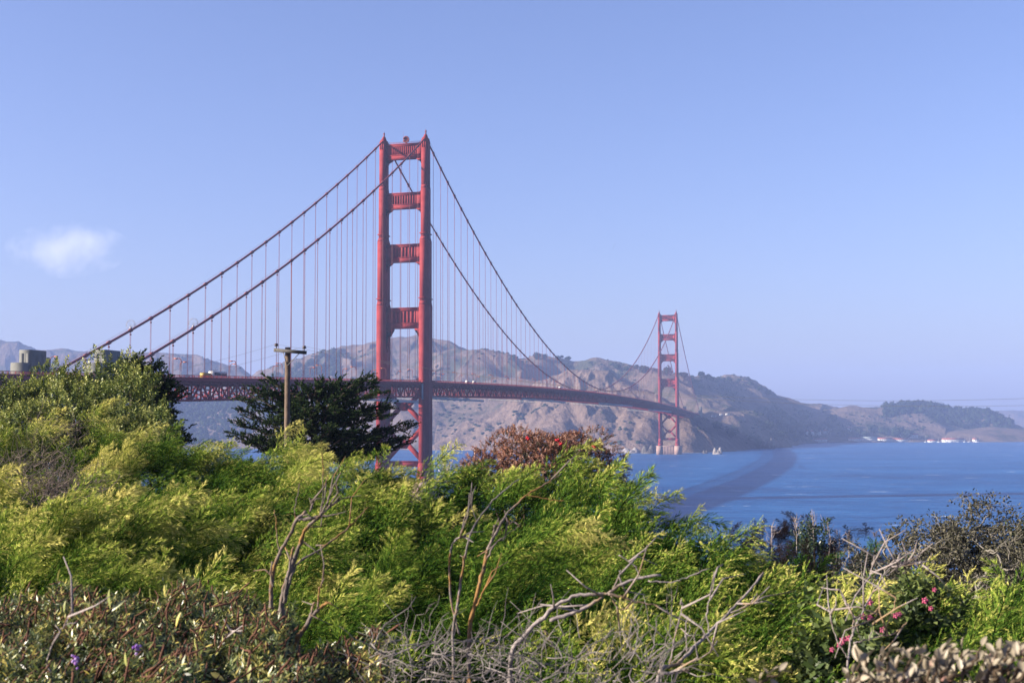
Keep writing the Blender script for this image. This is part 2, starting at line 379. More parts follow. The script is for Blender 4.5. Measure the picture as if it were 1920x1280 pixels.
mb.add([loc(a, 3800+b, 0) for a, b in xs], [[0, 1, 2, 3]])
structure(obj('water', mb, water_mat()))

# ------------------------------------------------------------------ the suspension bridge
Ym = 1280.0; YS, YN = -342.0, Ym+342.0
def rail_z(y):
    y = np.asarray(y, float)
    s = 75.3+.0262*y; n = 75.3+.0262*(Ym-y); mid = 75.3+6.7*(1-((y-640)/640)**2)
    return np.where(y < 0, s, np.where(y > Ym, np.maximum(n, 66.4), mid))
def road_z(y): return rail_z(y)-1.35
def cable_z(y):
    y = np.asarray(y, float)
    mid = 84.6+141.4*((y-640)/640)**2
    def side(t, ze): return 226+(ze-226)*t-38*t*(1-t)
    return np.where(y < 0, side(-y/340, 67.0), np.where(y > Ym, side((y-Ym)/340, 71.5), mid))

bridge = thing('suspension_bridge', 'long orange-red suspension bridge with two tall towers crossing the blue strait', 'bridge', (0, 0, 0))

def leg_mb(x, y0):
    mb = MB(); segs = [(25, 121.5, 2.05, 7.15), (121.5, 161.5, 1.95, 6.1), (161.5, 193.8, 1.85, 4.2), (193.8, 224, 1.80, 3.55)]
    mb.frustum((x, y0, 13.5), (3.0, 8.6), (x, y0, 17), (3.0, 8.6)); mb.frustum((x, y0, 17), (3.0, 8.6), (x, y0, 25), (2.2, 7.5))
    for k, (a, b, hw, hl) in enumerate(segs):
        mb.box((x, y0, (a+b)/2), (hw, hl, (b-a)/2))
        mb.box((x, y0, (a+b)/2-.002), (hw+.13, hl*.70, (b-a)/2-.2)); mb.box((x, y0, (a+b)/2-.001), (hw+.24, hl*.30, (b-a)/2-.3))
        if k < 3:
            n = segs[k+1]; mb.frustum((x, y0, b-.004), (hw-.02, hl-.02), (x, y0, b+2.2), (n[2]+.02, n[3]+.02))
    for z in (125.6, 165.8): mb.box((x, y0, z), (2.5, 6.7 if z < 150 else 4.8, .3))
    for k in range(3):                        # small fluted cap
        mb.box((x-1.1+1.1*k, y0, 221.6), (.28, 3.72, 2.2))
    mb.frustum((x, y0, 224), (1.7, 3.3), (x, y0, 225.6), (1.5, 2.7)); mb.frustum((x, y0, 225.6), (1.1, 2.2), (x, y0, 228), (.6, .8))
    return mb
def strut_mb(y0, z0, z1, nrib, hw, haunch):
    mb = MB(); xa = 13.7-hw+.3; hy = 1.75; H = z1-z0
    mb.box((0, y0, (z0+z1)/2), (xa, hy-.75, H/2-.02))
    mb.box((0, y0, z1-H*.09), (xa-.01, hy, H*.09)); mb.box((0, y0, z0+H*.13), (xa-.01, hy, H*.13))
    mb.box((0, y0, z1-.25), (xa-.02, hy+.3, .3)); mb.box((0, y0, z0+H*.26), (xa-.03, hy+.22, .22))
    for s in (-1, 1): mb.box((s*(xa-1.9), y0, (z0+z1)/2), (1.9, hy-.02, H/2-.05))
    xs = np.linspace(-xa+4.6, xa-4.6, nrib)
    for x in xs: mb.box((x, y0, (z0+z1)/2+.2), ((xs[1]-xs[0])*.25, hy-.06, H/2-.6))
    for s in (-1, 1):
        e = s*(xa+.3)
        if haunch < 8: pl = [(e, z0+.05), (e-s*4.4, z0+.05), (e-s*4.4, z0-.6), (e-s*2.2, z0-1.4), (e-s*1.2, z0-2.6), (e-s*.9, z0-haunch), (e, z0-haunch)]
        else: pl = [(e, z0+.05), (e-s*5.2, z0+.05), (e-s*5.2, z0-.9), (e-s*3.6, z0-1.2), (e-s*3.3, z0-2.8), (e-s*2.1, z0-3.4), (e-s*1.9, z0-8.5), (e-s*1.0, z0-9.5), (e-s*.9, z0-haunch), (e, z0-haunch)]
        mb.prism(pl, 1, y0-hy+.1, y0+hy-.1)
        mb.prism([(e, z1-.05), (e-s*3.2, z1-.05), (e-s*1.4, z1+.7), (e-s*.7, z1+2.4), (e, z1+2.4)], 1, y0-hy+.2, y0+hy-.2)
    return mb
def tower(y0):
    t = node(bridge, 'tower')
    for x in (-13.7, 13.7): obj('leg', leg_mb(x, y0), RED, t)
    for z0, z1, n, hw, hn in ((213, 222.6, 13, 1.8, 4.2), (181.8, 191.8, 10, 1.85, 5.2), (148.4, 159.6, 8, 1.95, 6.0), (107.3, 120.2, 7, 2.05, 14.5)):
        obj('strut', strut_mb(y0, z0, z1, n, hw, hn), RED, t)
    for zc in (59.2, 36.2):
        mb = MB(); xa = 11.9
        for s in (-1, 1):
            for q in (-1, 1): mb.beams([[s*1.2, y0, zc-q*1.0]], [[s*xa, y0, zc+q*10.2]], 2.2, 2.6)
            mb.prism([(s*(xa+.3), zc-13.2), (s*(xa+.3), zc-7.6), (s*(xa-2.4), zc-9.6), (s*(xa-2.4), zc-11.2)], 1, y0-1.35, y0+1.35)
        mb.prism([(-3.0, zc), (-1.4, zc+2.6), (1.4, zc+2.6), (3.0, zc), (1.4, zc-2.6), (-1.4, zc-2.6)], 1, y0-1.4, y0+1.4)
        obj('cross_brace', mb, RED, t)
    mb = MB(); mb.box((0, y0, 24), (11.6, 1.7, 1.6)); mb.box((0, y0, 25.7), (11.7, 2.0, .3)); obj('lower_strut', mb, RED, t)
    mb = MB(); mb.box((0, y0, 3.2), (19.2, 11.5, 9.6)); mb.box((0, y0, 13.1), (19.8, 12.1, .45))
    for x in np.linspace(-9.5, 9.5, 9): mb.box((x, y0, 5.5), (.65, 12.0, 7.0))
    for s in (-1, 1): mb.box((s*14.5, y0, 6.7), (4.6, 12.3, 6.9))
    obj('pier', mb, PINK_CONC, t)
    for x in (-13.7, 13.7):
        mb = MB(); mb.tube([[x, y0, 227.9], [x, y0, 229.6]], .45, 8); mb.blob((x, y0, 230.0), (.7, .7, .6), 3, 0, 1); mb.tube([[x, y0, 230.4], [x, y0, 231.4]], .12, 5)
        obj('beacon', mb, RED_DK, t)
    if y0 < 100:
        mb = MB(); th = np.linspace(0, 2*math.pi, 25)
        mb.tube(np.stack([1.0+1.75*np.cos(th), np.full(25, y0-.6), 225.4+1.75*np.sin(th)], 1), .45, 6, cap=False)
        mb.tube([[1.0, y0-.2, 225.4], [1.0, y0+.6, 225.4]], 1.6, 16); mb.box((1.0, y0, 223.2), (.5, .5, .6))
        obj('fog_dish', mb, RED_DK, t)
        mb = MB()
        for x in np.linspace(-11, 11, 23): mb.box((x, y0-1.6, 223.2), (.06, .06, .55))
        mb.beams([[-11.2, y0-1.6, 223.7]], [[11.2, y0-1.6, 223.7]], .12, .12); mb.beams([[-11.2, y0-1.6, 223.2]], [[11.2, y0-1.6, 223.2]], .1, .1)
        mb.tube([[-1.0, y0, 222.5], [-1.0, y0, 231]], .05, 4)
        obj('parapet', mb, RED_DK, t)
tower(0.0); tower(Ym)

# hangers: one pair of ropes every 15.24 m
hy_side = [-15.24*k for k in range(1, 22)]; hy_main = [15.24*k for k in range(1, 84)]; hy_north = [Ym+15.24*k for k in range(1, 22)]
def hanger(mb, x, y):
    z0 = float(cable_z(y))-.3; z1 = float(rail_z(y))-2.5
    if z0-z1 < 1.2: return
    for e in (-.30, .30):
        mb.beams([[x, y+e, z1]], [[x, y+e, z0]], .10, .10)
    mb.box((x, y, z0-1.3), (.22, .42, .25))
for x in (-13.7, 13.7):
    for y in hy_side+hy_main[:28]:
        mb = MB(); hanger(mb, x, y)
        if mb.n: obj('suspender', mb, RED_DK, bridge)
mb = MB()
for x in (-13.7, 13.7):
    for y in hy_main[28:]+hy_north: hanger(mb, x, y)
o = obj('suspender', mb, RED_DK, bridge); o['kind'] = 'stuff'
for x in (-13.7, 13.7):
    mb = MB(); y = np.concatenate([np.linspace(-342, 0, 70), np.linspace(0, Ym, 180)[1:], np.linspace(Ym, Ym+342, 60)[1:]])
    mb.tube(np.stack([np.full(len(y), x), y, cable_z(y)], 1), .50, 10)
    for yy in hy_side+hy_main+hy_north:
        d = .75; mb.tube([[x, yy-d, float(cable_z(yy-d))], [x, yy+d, float(cable_z(yy+d))]], .78, 8)
    for s in (-.55, .55):                     # hand lines above the cable
        mb.tube(np.stack([np.full(len(y), x+s), y, cable_z(y)+1.25], 1), .035, 3, cap=False)
    obj('main_cable', mb, RED_DK, bridge, smooth=True)
    yy = -289.5; zz = float(cable_z(yy)); mb = MB(); th = np.linspace(-.5, math.pi+.5, 15)
    for e in (-.25, .25):
        mb.tube(np.stack([x+1.9*np.cos(th), np.full(15, yy+e), zz+2.2+1.9*np.sin(th)], 1), .07, 4, cap=False)
    for a in np.linspace(0, math.pi, 7): mb.beams([[x, yy, zz+1.5]], [[x+1.9*math.cos(a), yy, zz+2.2+1.9*math.sin(a)]], .05, .05)
    mb.box((x, yy, zz+.9), (.35, .3, .5))
    obj('cable_gate', mb, GREYM, bridge)

# deck
PY = np.arange(-54, 214)*7.62                # panel points
Ya, Yb = PY[0], PY[-1]
def strip(mb, xa, xb, dz0, dz1, ys):
    "slab following the roadway"
    z = rail_z(ys); V = []; n = len(ys)
    for x, dz in ((xa, dz0), (xb, dz0), (xb, dz1), (xa, dz1)): V.append(np.stack([np.full(n, x), ys, z+dz], 1))
    V = np.stack(V, 1).reshape(-1, 3); F = []
    i = np.arange(n-1)[:, None]*4; j = np.arange(4)[None]; k = (j+1) % 4
    F = np.stack([i+j, i+k, i+4+k, i+4+j], -1).reshape(-1, 4)
    F = np.vstack([F, [[3, 2, 1, 0]], [[4*(n-1)+q for q in range(4)]]]); mb.add(V, F)
mb = MB(); strip(mb, -9.4, 9.4, -1.95, -1.40, PY); obj('roadway', mb, ASPH, bridge)
for s in (-1, 1):
    mb = MB(); strip(mb, *sorted((s*9.42, s*14.4)), -1.7, -1.15, PY); obj('sidewalk', mb, RED, bridge)
    mb = MB()
    strip(mb, *sorted((s*14.25, s*14.45)), -.16, 0, PY); strip(mb, *sorted((s*14.27, s*14.43)), -1.14, -1.0, PY)
    yy = np.arange(Ya, Yb, 3.81); z = rail_z(yy)
    mb.beams(np.stack([np.full(len(yy), s*14.35), yy, z-1.2], 1), np.stack([np.full(len(yy), s*14.35), yy, z+.03], 1), .22, .22)
    yy = np.arange(Ya, Yb, .635); yy = yy[(yy < 700)]; z = rail_z(yy)
    mb.beams(np.stack([np.full(len(yy), s*14.35), yy, z-1.1], 1), np.stack([np.full(len(yy), s*14.35), yy, z-.1], 1), .10, .10)
    obj('railing', mb, RED, bridge)
    mb = MB(); strip(mb, *sorted((s*14.1, s*14.5)), -2.55, -1.72, PY)
    yy = PY; z = rail_z(yy)                   # sidewalk brackets
    mb.beams(np.stack([np.full(len(yy), s*13.6), yy, z-3.4], 1), np.stack([np.full(len(yy), s*14.3), yy, z-1.9], 1), .25, .3)
    obj('fascia_girder', mb, RED, bridge)
    mb = MB(); x = s*13.3
    strip(mb, x-.42, x+.42, -3.5, -2.65, PY); strip(mb, x-.42, x+.42, -10.3, -9.5, PY)
    z = rail_z(PY); top = np.stack([np.full(len(PY), x), PY, z-3.0], 1); bot = np.stack([np.full(len(PY), x), PY, z-9.9], 1)
    mb.beams(bot, top, .50, .55)
    k = np.arange(0, len(PY)-1)
    ev = k[k % 2 == 0]; od = k[k % 2 == 1]
    mb.beams(bot[ev], top[ev+1], .52, .6); mb.beams(top[od], bot[od+1], .52, .6)
    obj('truss', mb, RED, bridge)
mb = MB(); z = rail_z(PY); n = len(PY); f = lambda x, dz: np.stack([np.full(n, x), PY, z+dz], 1)
mb.beams(f(-12.8, -3.2), f(12.8, -3.2), .5, 1.7); mb.beams(f(-12.8, -9.95), f(12.8, -9.95), .45, .6)
a, b = f(-12.8, -9.9), f(12.8, -9.9); mb.beams(a[:-1], b[1:], .35, .45); mb.beams(b[:-1], a[1:], .35, .44)
a, b, c = f(-12.8, -9.6), f(12.8, -9.6), f(0, -4.0); mb.beams(a, c, .3, .3); mb.beams(b, c, .3, .3)
for x in (-7.5, -4.5, -1.5, 1.5, 4.5, 7.5): strip(mb, x-.2, x+.2, -2.4, -1.98, PY)
obj('floor_frame', mb, RED, bridge)
for y in (-8.6, 8.8):
    mb = MB(); zz = float(rail_z(y)); mb.box((14.62, y, zz-6.4), (.10, 1.5, 5.2))
    for k in range(7): mb.box((14.76, y, zz-11.3+1.6*k), (.06, 1.55, .09))
    obj('access_panel', mb, GREYM, bridge)
for s in (-1, 1):
    mb = MB()
    for y in (-9, 9):
        zz = float(rail_z(y)); mb.box((s*15.3, y*.98, zz-.75), (1.0, 1.4, .75)); mb.box((s*15.3, y*.98, zz-1.75), (1.2, 1.6, .2))
    mb.beams([[s*16.4, -9, float(rail_z(0))-.1]], [[s*16.4, 9, float(rail_z(0))-.1]], .16, .16); mb.beams([[s*16.3, -9.5, float(rail_z(0))-1.6]], [[s*16.3, 9.5, float(rail_z(0))-1.6]], .9, .35)
    obj('tower_walkway', mb, RED, bridge)

# concrete pylons at both shores
def pylon(x, y, zt, label, zb):
    t = thing('concrete_pylon', label, 'pylon', (x, y, zb), 'concrete pylons at the bridge ends')
    mb = MB(); h = zt-zb
    mb.box((x, y-1.5, zb+h/2), (2.25, 4.5, h/2))
    for q in (-3.3, 0, 3.3): mb.box((x, y-1.5+q, zb+h/2-.7), (2.42, .8, h/2-.7))
    for q in (-1.2, 1.2): mb.box((x+q, y-1.5, zb+h/2-.6), (.5, 4.66, h/2-.6))
    obj('shaft', mb, CONC, t)
    mb = MB()
    mb.box((x, y+4.4, zb+(h-2.2)/2), (1.8, 1.4, (h-2.2)/2)); mb.box((x-.4, y-7.6, zb+(h-4.6)/2), (2.6, 2.0, (h-4.6)/2)); mb.box((x+2.2, y-3, zb+(h-5)/2), (1.0, 3.2, (h-5)/2))
    obj('buttress', mb, CONC, t)
    return t
pylon(-14.4, -349.5, 74.4, 'stepped grey concrete pylon at far left beyond the deck, behind the broadleaf bush', 10)
pylon(13.6, -347.5, 74.0, 'stepped grey concrete pylon rising between bush and dark cypress at left', 10)
pylon(-14.5, YN+8, 80.5, 'small grey concrete pylon at the far bridge end, behind its neighbour', 30)
pylon(14.5, YN+8, 80.5, 'small grey concrete pylon at the far bridge end where the near cable lands', 30)

# lamp posts on the deck
ORD = ['first', 'second', 'third', 'fourth', 'fifth', 'sixth', 'seventh', 'eighth', 'ninth', 'tenth', 'eleventh', 'twelfth', 'thirteenth', 'fourteenth', 'fifteenth', 'sixteenth']
def lamp(x, y, label):
    s = -1 if x > 0 else 1; z = float(road_z(y))
    t = thing('lamp_post', label, 'street lamp', (x, y, z), 'lamp posts along the bridge deck')
    mb = MB(); mb.tube([[x, y, z], [x, y, z+.9]], [.34, .26], 6); mb.tube([[x, y, z+.9], [x, y, z+6.6], [x+s*.25, y, z+7.3], [x+s*.8, y, z+7.7], [x+s*1.7, y, z+7.75]], [.22, .17, .16, .14, .12], 6)
    obj('pole', mb, RED_DK, t)
    mb = MB(); mb.box((x+s*2.3, y, z+7.68), (.75, .24, .17)); mb.frustum((x+s*2.3, y, z+7.4), (.45, .2), (x+s*2.3, y, z+7.52), (.7, .23)); obj('lamp_head', mb, LAMPH, t)
for x, side in ((13.0, 'near'), (-13.0, 'far')):
    for n in range(8):
        lamp(x, 15.24*(-1.5-3*n), f'{ORD[n]} lamp post left of the near tower along the {side} railing')
    for n in range(9):
        lamp(x, 15.24*(1.5+3*n), f'{ORD[n]} lamp post right of the near tower along the {side} railing')

# traffic on the deck
def vehicle(kind, x, y, label, cat, size, body_mat, face=1, cab=None):
    z = float(road_z(y))+.02; L, W_, H = size
    t = thing(kind, label, cat, (x, y, z), None)
    mb = MB()
    if cab is None:
        mb.box((x, y, z+.35+H*.27), (W_/2, L/2, H*.27)); mb.frustum((x, y-face*L*.05, z+.35+H*.535), (W_/2-.05, L*.36), (x, y-face*L*.07, z+.3+H), (W_/2-.2, L*.26))
    else:
        mb.box((x, y-face*L*.12, z+.6+H*.4), (W_/2, L*.38, H*.4)); 
    obj('body', mb, body_mat, t)
    if cab is not None:
        mb = MB(); mb.frustum((x, y+face*L*.40, z+.6), (W_/2-.05, L*.11), (x, y+face*L*.39, z+.6+H*.66), (W_/2-.12, L*.085)); obj('cab', mb, cab, t)
    mb = MB(); yc = y-face*L*.06 if cab is None else y+face*L*.40; zc = z+.35+H*.72 if cab is None else z+.6+H*.46
    mb.box((x, yc, zc), (W_/2-.02 if cab is None else W_/2-.06, L*.25 if cab is None else L*.09, H*.10)); obj('window', mb, GLASS, t)
    for sx in (-1, 1):
        for sy in (-.31, .31):
            mb = MB(); mb.tube([[x+sx*(W_/2-.25), y+sy*L, z+.42], [x+sx*(W_/2+.02), y+sy*L, z+.42]], .42, 10); obj('wheel', mb, DARK, t)
def bus(x, y, label):
    z = float(road_z(y))+.02; t = thing('bus', label, 'bus', (x, y, z))
    mb = MB(); mb.box((x, y, z+1.8), (1.27, 6, 1.4)); mb.box((x, y, z+3.3), (1.1, 5.6, .12)); obj('body', mb, WHITE, t)
    for s in (-1, 1):
        mb = MB(); mb.box((x+s*1.27, y, z+2.25), (.03, 5.6, .5)); obj('window', mb, GLASS, t)
    for sx in (-1, 1):
        for sy in (-3.7, 3.7):
            mb = MB(); mb.tube([[x+sx*1.0, y+sy, z+.5], [x+sx*1.3, y+sy, z+.5]], .5, 10); obj('wheel', mb, DARK, t)
bus(4.0, -250, 'grey and white bus on the bridge behind the yellow truck')
vehicle('truck', 6.0, -264, 'yellow truck on the bridge deck left of the utility pole', 'truck', (6.5, 2.3, 2.5), YEL, 1, YEL)
vehicle('van', 6.2, -336, 'white van on the deck below the cypress tips at left', 'van', (5.2, 2.0, 2.4), WHITE)
vehicle('van', -2.0, -46, 'white van passing the foot of the far leg of the near tower', 'van', (5.2, 2.0, 2.3), WHITE)
vehicle('car', -5.6, -34, 'pale car close behind the white van at the near tower', 'car', (4.5, 1.8, 1.5), WHITE)
vehicle('truck', 6.0, 12, 'white box truck on the deck just right of the near tower', 'truck', (8, 2.5, 3.3), WHITE, -1, WHITE)
vehicle('van', 6.4, 116, 'white van on the deck, left one of two close together right of the near tower', 'van', (5.4, 2.1, 2.6), WHITE)
vehicle('van', 6.4, 134, 'white van on the deck, right one of two close together right of the near tower', 'van', (5.4, 2.1, 2.6), WHITE)
vehicle('truck', 6.2, 428, 'small white truck on the deck below the low sweep of the near cable', 'truck', (8.5, 2.5, 3.5), WHITE, -1, WHITE)

# maintenance platforms hung below the deck
def platform(y, L, label, cabins=True):
    z = float(rail_z(y))-11.9; t = thing('maintenance_platform', label, 'platform', (0, y, z), 'work platforms hung under the deck')
    mb = MB()
    for s in (-1, 1):
        yy = np.linspace(y-L/2, y+L/2, int(L/3)+1); n = len(yy)
        for dz in (-.6, .9): mb.beams([[s*13.8, yy[0], z+dz]], [[s*13.8, yy[-1], z+dz]], .16, .16)
        A_ = np.stack([np.full(n, s*13.8), yy, np.full(n, z-.6)], 1); B_ = A_+[0, 0, 1.5]; mb.beams(A_, B_, .12, .12); mb.beams(A_[:-1], B_[1:], .1, .1)
        mb.beams(A_[::3]+[0, 0, 1.4], A_[::3]+[-s*.4, 0, 2.6], .12, .12)
    obj('frame', mb, NETW, t)
    mb = MB(); mb.box((14.0, y, z-.05), (.04, L/2-.3, .5)); obj('netting', mb, NETW, t)
    if cabins:
        for e in (-.22, .2):
            mb = MB(); mb.box((11.6, y+e*L, z+.3), (1.6, 2.0, .9)); mb.frustum((11.6, y+e*L, z+1.2), (1.8, 2.3), (11.6, y+e*L, z+1.6), (.3, .3)); obj('cabin', mb, WHITE, t)
platform(-62, 96, 'long grey scaffold platform under the deck left of the near tower, beside the cypress', False)
platform(72, 120, 'pale netted work platform under the deck immediately right of the near tower')
platform(330, 170, 'pale netted work platform under mid deck above the red-leaved bush')
platform(700, 230, 'pale netted work platform under the deck beyond the red-leaved bush, over the cliffs')
platform(1080, 250, 'pale netted work platform under the deck nearest the far tower')

# ------------------------------------------------------------------ far shore: trees, forest, houses, boats, rocks
def hz(x, y):
    h, _ = terrain_height(np.array([[float(x)]]), np.array([[float(y)]])); return float(h[0, 0])
def ground_hit(u, v, d0=2100, d1=4200):
    ds = np.arange(d0, d1, 4.0); P = np.array([pix(u, v, d) for d in ds])
    H, _ = terrain_height(P[None, :, 0], P[None, :, 1]); k = np.where(H[0] >= P[:, 2])[0]
    return None if len(k) == 0 or P[k[0], 2] < .5 else (ds[k[0]], P[k[0]])
FOREST = leaf('far_tree_foliage', [(0, (0.0100, 0.0162, 0.0100)), (.5, (0.0174, 0.0262, 0.0138)), (1, (0.0343, 0.0406, 0.0187))], .1, scale=.03)
BARK = solid('bark', (0.0374, 0.0281, 0.0218), (0.0749, 0.0562, 0.0437), 2, .9, .4, 10)
def crown_cards(mb, c, r, n, size, g, flat=.0):
    "many small leaf-clump faces through an ellipsoid"
    d = g.normal(size=(n, 3)); d /= np.linalg.norm(d, axis=1, keepdims=True)
    k = g.normal(size=(4, 3))*2.5; ph = g.uniform(0, 6, 4)
    rad = (.55+.5*g.random(n)**.5)*(1+.22*np.sin(d@k.T+ph).sum(1)/2)
    P = d*rad[:, None]*np.asarray(r)+np.asarray(c)
    a = g.normal(size=(n, 3)); a /= np.linalg.norm(a, axis=1, keepdims=True)
    nn = d+.6*g.normal(size=(n, 3)); x = np.cross(nn, a); x /= np.linalg.norm(x, axis=1, keepdims=True); y = np.cross(nn, x); y /= np.linalg.norm(y, axis=1, keepdims=True)
    s = size*(.6+.8*g.random((n, 1)))
    V = np.stack([P-x*s-y*s*.6, P+x*s-y*s*.5, P+x*s*.8+y*s*.6, P-x*s*.7+y*s*.7], 1).reshape(-1, 3)
    mb.add(V, np.arange(4*n).reshape(n, 4), g.random(n))
def far_tree(u, v_top, d, wpx, label, group, seed, tall=1.0, z=None, cat='tree'):
    q = ground_hit(u, v_top+.72*wpx)
    if q is not None and abs(q[0]-d) > 15: d = q[0]+4
    top = pix(u, v_top, d); w_ = .74*wpx/FPX*d
    zb = (hz(top[0], top[1]) if z is None else z)-.5
    h = max(top[2]-zb, w_*.5)
    t = thing('tree', label, cat, (top[0], top[1], zb), group); g = np.random.default_rng(seed)
    c = np.array([top[0], top[1], zb+h*.58]); rr = np.array([w_/2, w_/2, h*.44])
    mb = MB(); mb.blob(c, rr*.78, seed, .22, 2, .3); crown_cards(mb, c, rr, 220, max(w_*.085, .9), g)
    for q in range(3):
        oc = c+np.array([g.uniform(-.4, .4)*w_, g.uniform(-.4, .4)*w_, g.uniform(-.25, .2)*h]); mb.blob(oc, rr*.45, seed+q, .25, 2, .5); crown_cards(mb, oc, rr*.5, 90, max(w_*.08, .9), g)
    obj('crown', mb, FOREST, t, var=True)
    mb = MB(); mb.tube([[top[0], top[1], zb-1], [top[0], top[1], zb+h*.5]], [w_*.06, w_*.04], 6); obj('trunk', mb, BARK, t)
    return t
G1 = 'trees on the ridge behind the bridge'
for k, (u, v, d, w_, lb) in enumerate([
    (962, 667, 3040, 16, 'wind-bent tree at the left foot of the tree-topped ridge, behind the hangers'),
    (1006, 661, 3020, 20, 'bushy trees crowning the highest bump of the ridge behind the hangers'),
    (1022, 664, 3015, 14, 'small tree just right of the ridge top bump'),
    (1046, 667, 3000, 14, 'low tree left of the upright ridge trees above the cable'),
    (1054, 666, 3000, 8, 'slim upright tree on the ridge right beside the near cable'),
    (1061, 670, 2995, 8, 'small narrow tree between two bigger ridge trees by the cable'),
    (1066, 668, 2995, 12, 'round-headed tree at the right end of the ridge tree row'),
    (1156, 683, 2930, 18, 'low tree on the slope left of the far tower cable'),
    (1175, 688, 2910, 14, 'low tree on the slope where the far cable crosses the skyline'),
    (1193, 684, 2900, 14, 'small round tree left of a wider one, left of the far tower'),
    (1207, 685, 2890, 24, 'wide dark tree on the skyline just left of the far tower'),
    (1252, 688, 2875, 24, 'dark tree seen through the far tower between its legs'),
    (1282, 698, 2868, 20, 'low dark tree on the skyline just right of the far tower'),
    (1314, 696, 2858, 16, 'round dark tree on the bare skyline well right of the far tower'),
    (1328, 701, 2855, 16, 'low dark tree beside the round one on the bare skyline'),
    (1366, 706, 2838, 14, 'small scrubby tree near the brow of the bare hill'),
    (1385, 709, 2822, 12, 'tiny scrubby tree at the brow of the bare hill'),
    (1408, 715, 2830, 14, 'scrubby tree just below the brow of the bare hill'),
    (1424, 723, 2850, 14, 'scrubby tree halfway down the dark skyline slope'),
    (1440, 731, 2880, 14, 'scrubby tree low on the dark skyline slope')]):
    far_tree(u, v, d, w_, lb, G1, 100+k)
G2 = 'dark trees on the far shore'
for k, (u, v, d, w_, lb) in enumerate([
    (1452, 772, 2860, 34, 'dark tree clump highest up the gully above the far shore'),
    (1478, 782, 2880, 36, 'dark spreading tree in the gully left of the white houses'),
    (1440, 790, 2760, 30, 'dark tree low on the shaded slope above the dark sea rock'),
    (1458, 806, 2780, 34, 'dark tree above the shore between dark rock and white houses'),
    (1484, 806, 2950, 30, 'dark tree standing left of the white gabled houses'),
    (1500, 792, 3120, 34, 'round tree directly above the white gabled houses'),
    (1524, 790, 3190, 30, 'round tree behind the white gabled houses'),
    (1548, 790, 3230, 30, 'round tree behind the gap between the white houses'),
    (1571, 794, 3240, 36, 'large dark round tree right of the white houses'),
    (1587, 806, 3240, 18, 'small round tree tucked right of the large shore tree'),
    (1604, 801, 3260, 28, 'dark round tree above the left end of the red-roofed sheds'),
    (1622, 808, 3280, 22, 'low round tree above the red-roofed sheds'),
    (1636, 797, 3330, 22, 'upright tree above the middle of the red-roofed sheds'),
    (1658, 800, 3330, 26, 'dark tree at the left foot of the wooded hill'),
    (1682, 800, 3330, 30, 'dark tree below the wooded hill, above the right-hand sheds'),
    (1560, 776, 3420, 26, 'dark tree low on the pale hillside left of the low hills'),
    (1510, 768, 3060, 30, 'dark tree patch on the slope above the white houses'),
    (1700, 806, 3300, 26, 'dark tree just right of the last long shed'),
    (1345, 790, 2440, 26, 'dark tree below the vista point on the shaded headland'),
    (1372, 800, 2440, 30, 'dark tree low on the shaded headland above the white rock')]):
    far_tree(u, v, d, w_, lb, G2, 200+k)
def forest(name, area, n, hgt, seed, label):
    g = np.random.default_rng(seed); mb = MB(); P = []
    while len(P) < n:
        u = g.uniform(area[0], area[1], 400); d = g.uniform(area[2], area[3], 400); lat = (u-960)/FPX*d
        X = CAMP[0]+Rt[0]*lat+Fh[0]*d; Y = CAMP[1]+Rt[1]*lat+Fh[1]*d
        H, _ = terrain_height(X[None], Y[None]); H = H[0]
        ok = (H > area[4]) & (H < area[5])
        P += list(zip(X[ok], Y[ok], H[ok]))
    for k, (x, y, h) in enumerate(P[:n]):
        r = hgt*(.35+.3*g.random()); c = np.array([x, y, h+r*.7])
        mb.blob(c, (r, r, r*1.15), seed*1000+k % 40, .3, 1, g.random()*.7); crown_cards(mb, c, (r*1.15, r*1.15, r*1.3), 34, r*.24, g)
    return tag(obj(name, mb, FOREST, var=True), label, 'forest', kind='stuff')
forest('forest', (1655, 1895, 3440, 3800, 10, 400), 950, 13, 5, 'dark wood covering the rounded hill on the right')
forest('forest', (-60, 640, 2700, 3120, 6, 400), 2300, 11, 6, 'hazy wood on the blue slope under the left deck')
forest('forest', (1430, 1530, 2800, 3200, 6, 90), 170, 10, 8, 'scattered dark wood in the gully left of the houses')

def scrub():
    "low dark bushes dotted over the dry slopes"
    g = np.random.default_rng(44); mb = MB(); P = []
    while len(P) < 2600:
        u = g.uniform(-40, 1760, 3000); d = g.uniform(2150, 3700, 3000); lat = (u-960)/FPX*d
        X = CAMP[0]+Rt[0]*lat+Fh[0]*d; Y = CAMP[1]+Rt[1]*lat+Fh[1]*d; H, rk = terrain_height(X[None], Y[None]); H = H[0]
        ok = (H > 9) & (fbm(X/120, Y/120, 4, s=71) > .10+.12*rk[0])
        P += list(zip(X[ok], Y[ok], H[ok]))
    for k, (x, y, z) in enumerate(P[:2600]):
        r = g.uniform(1.5, 4.2); mb.blob((x, y, z+r*.2), (r*1.3, r*1.3, r*.75), k % 60, .3, 1, g.random())
    tag(obj('scrub', mb, FOREST, var=True), 'dark low scrub dotted over the dry headland slopes', 'scrub', kind='stuff')
scrub()
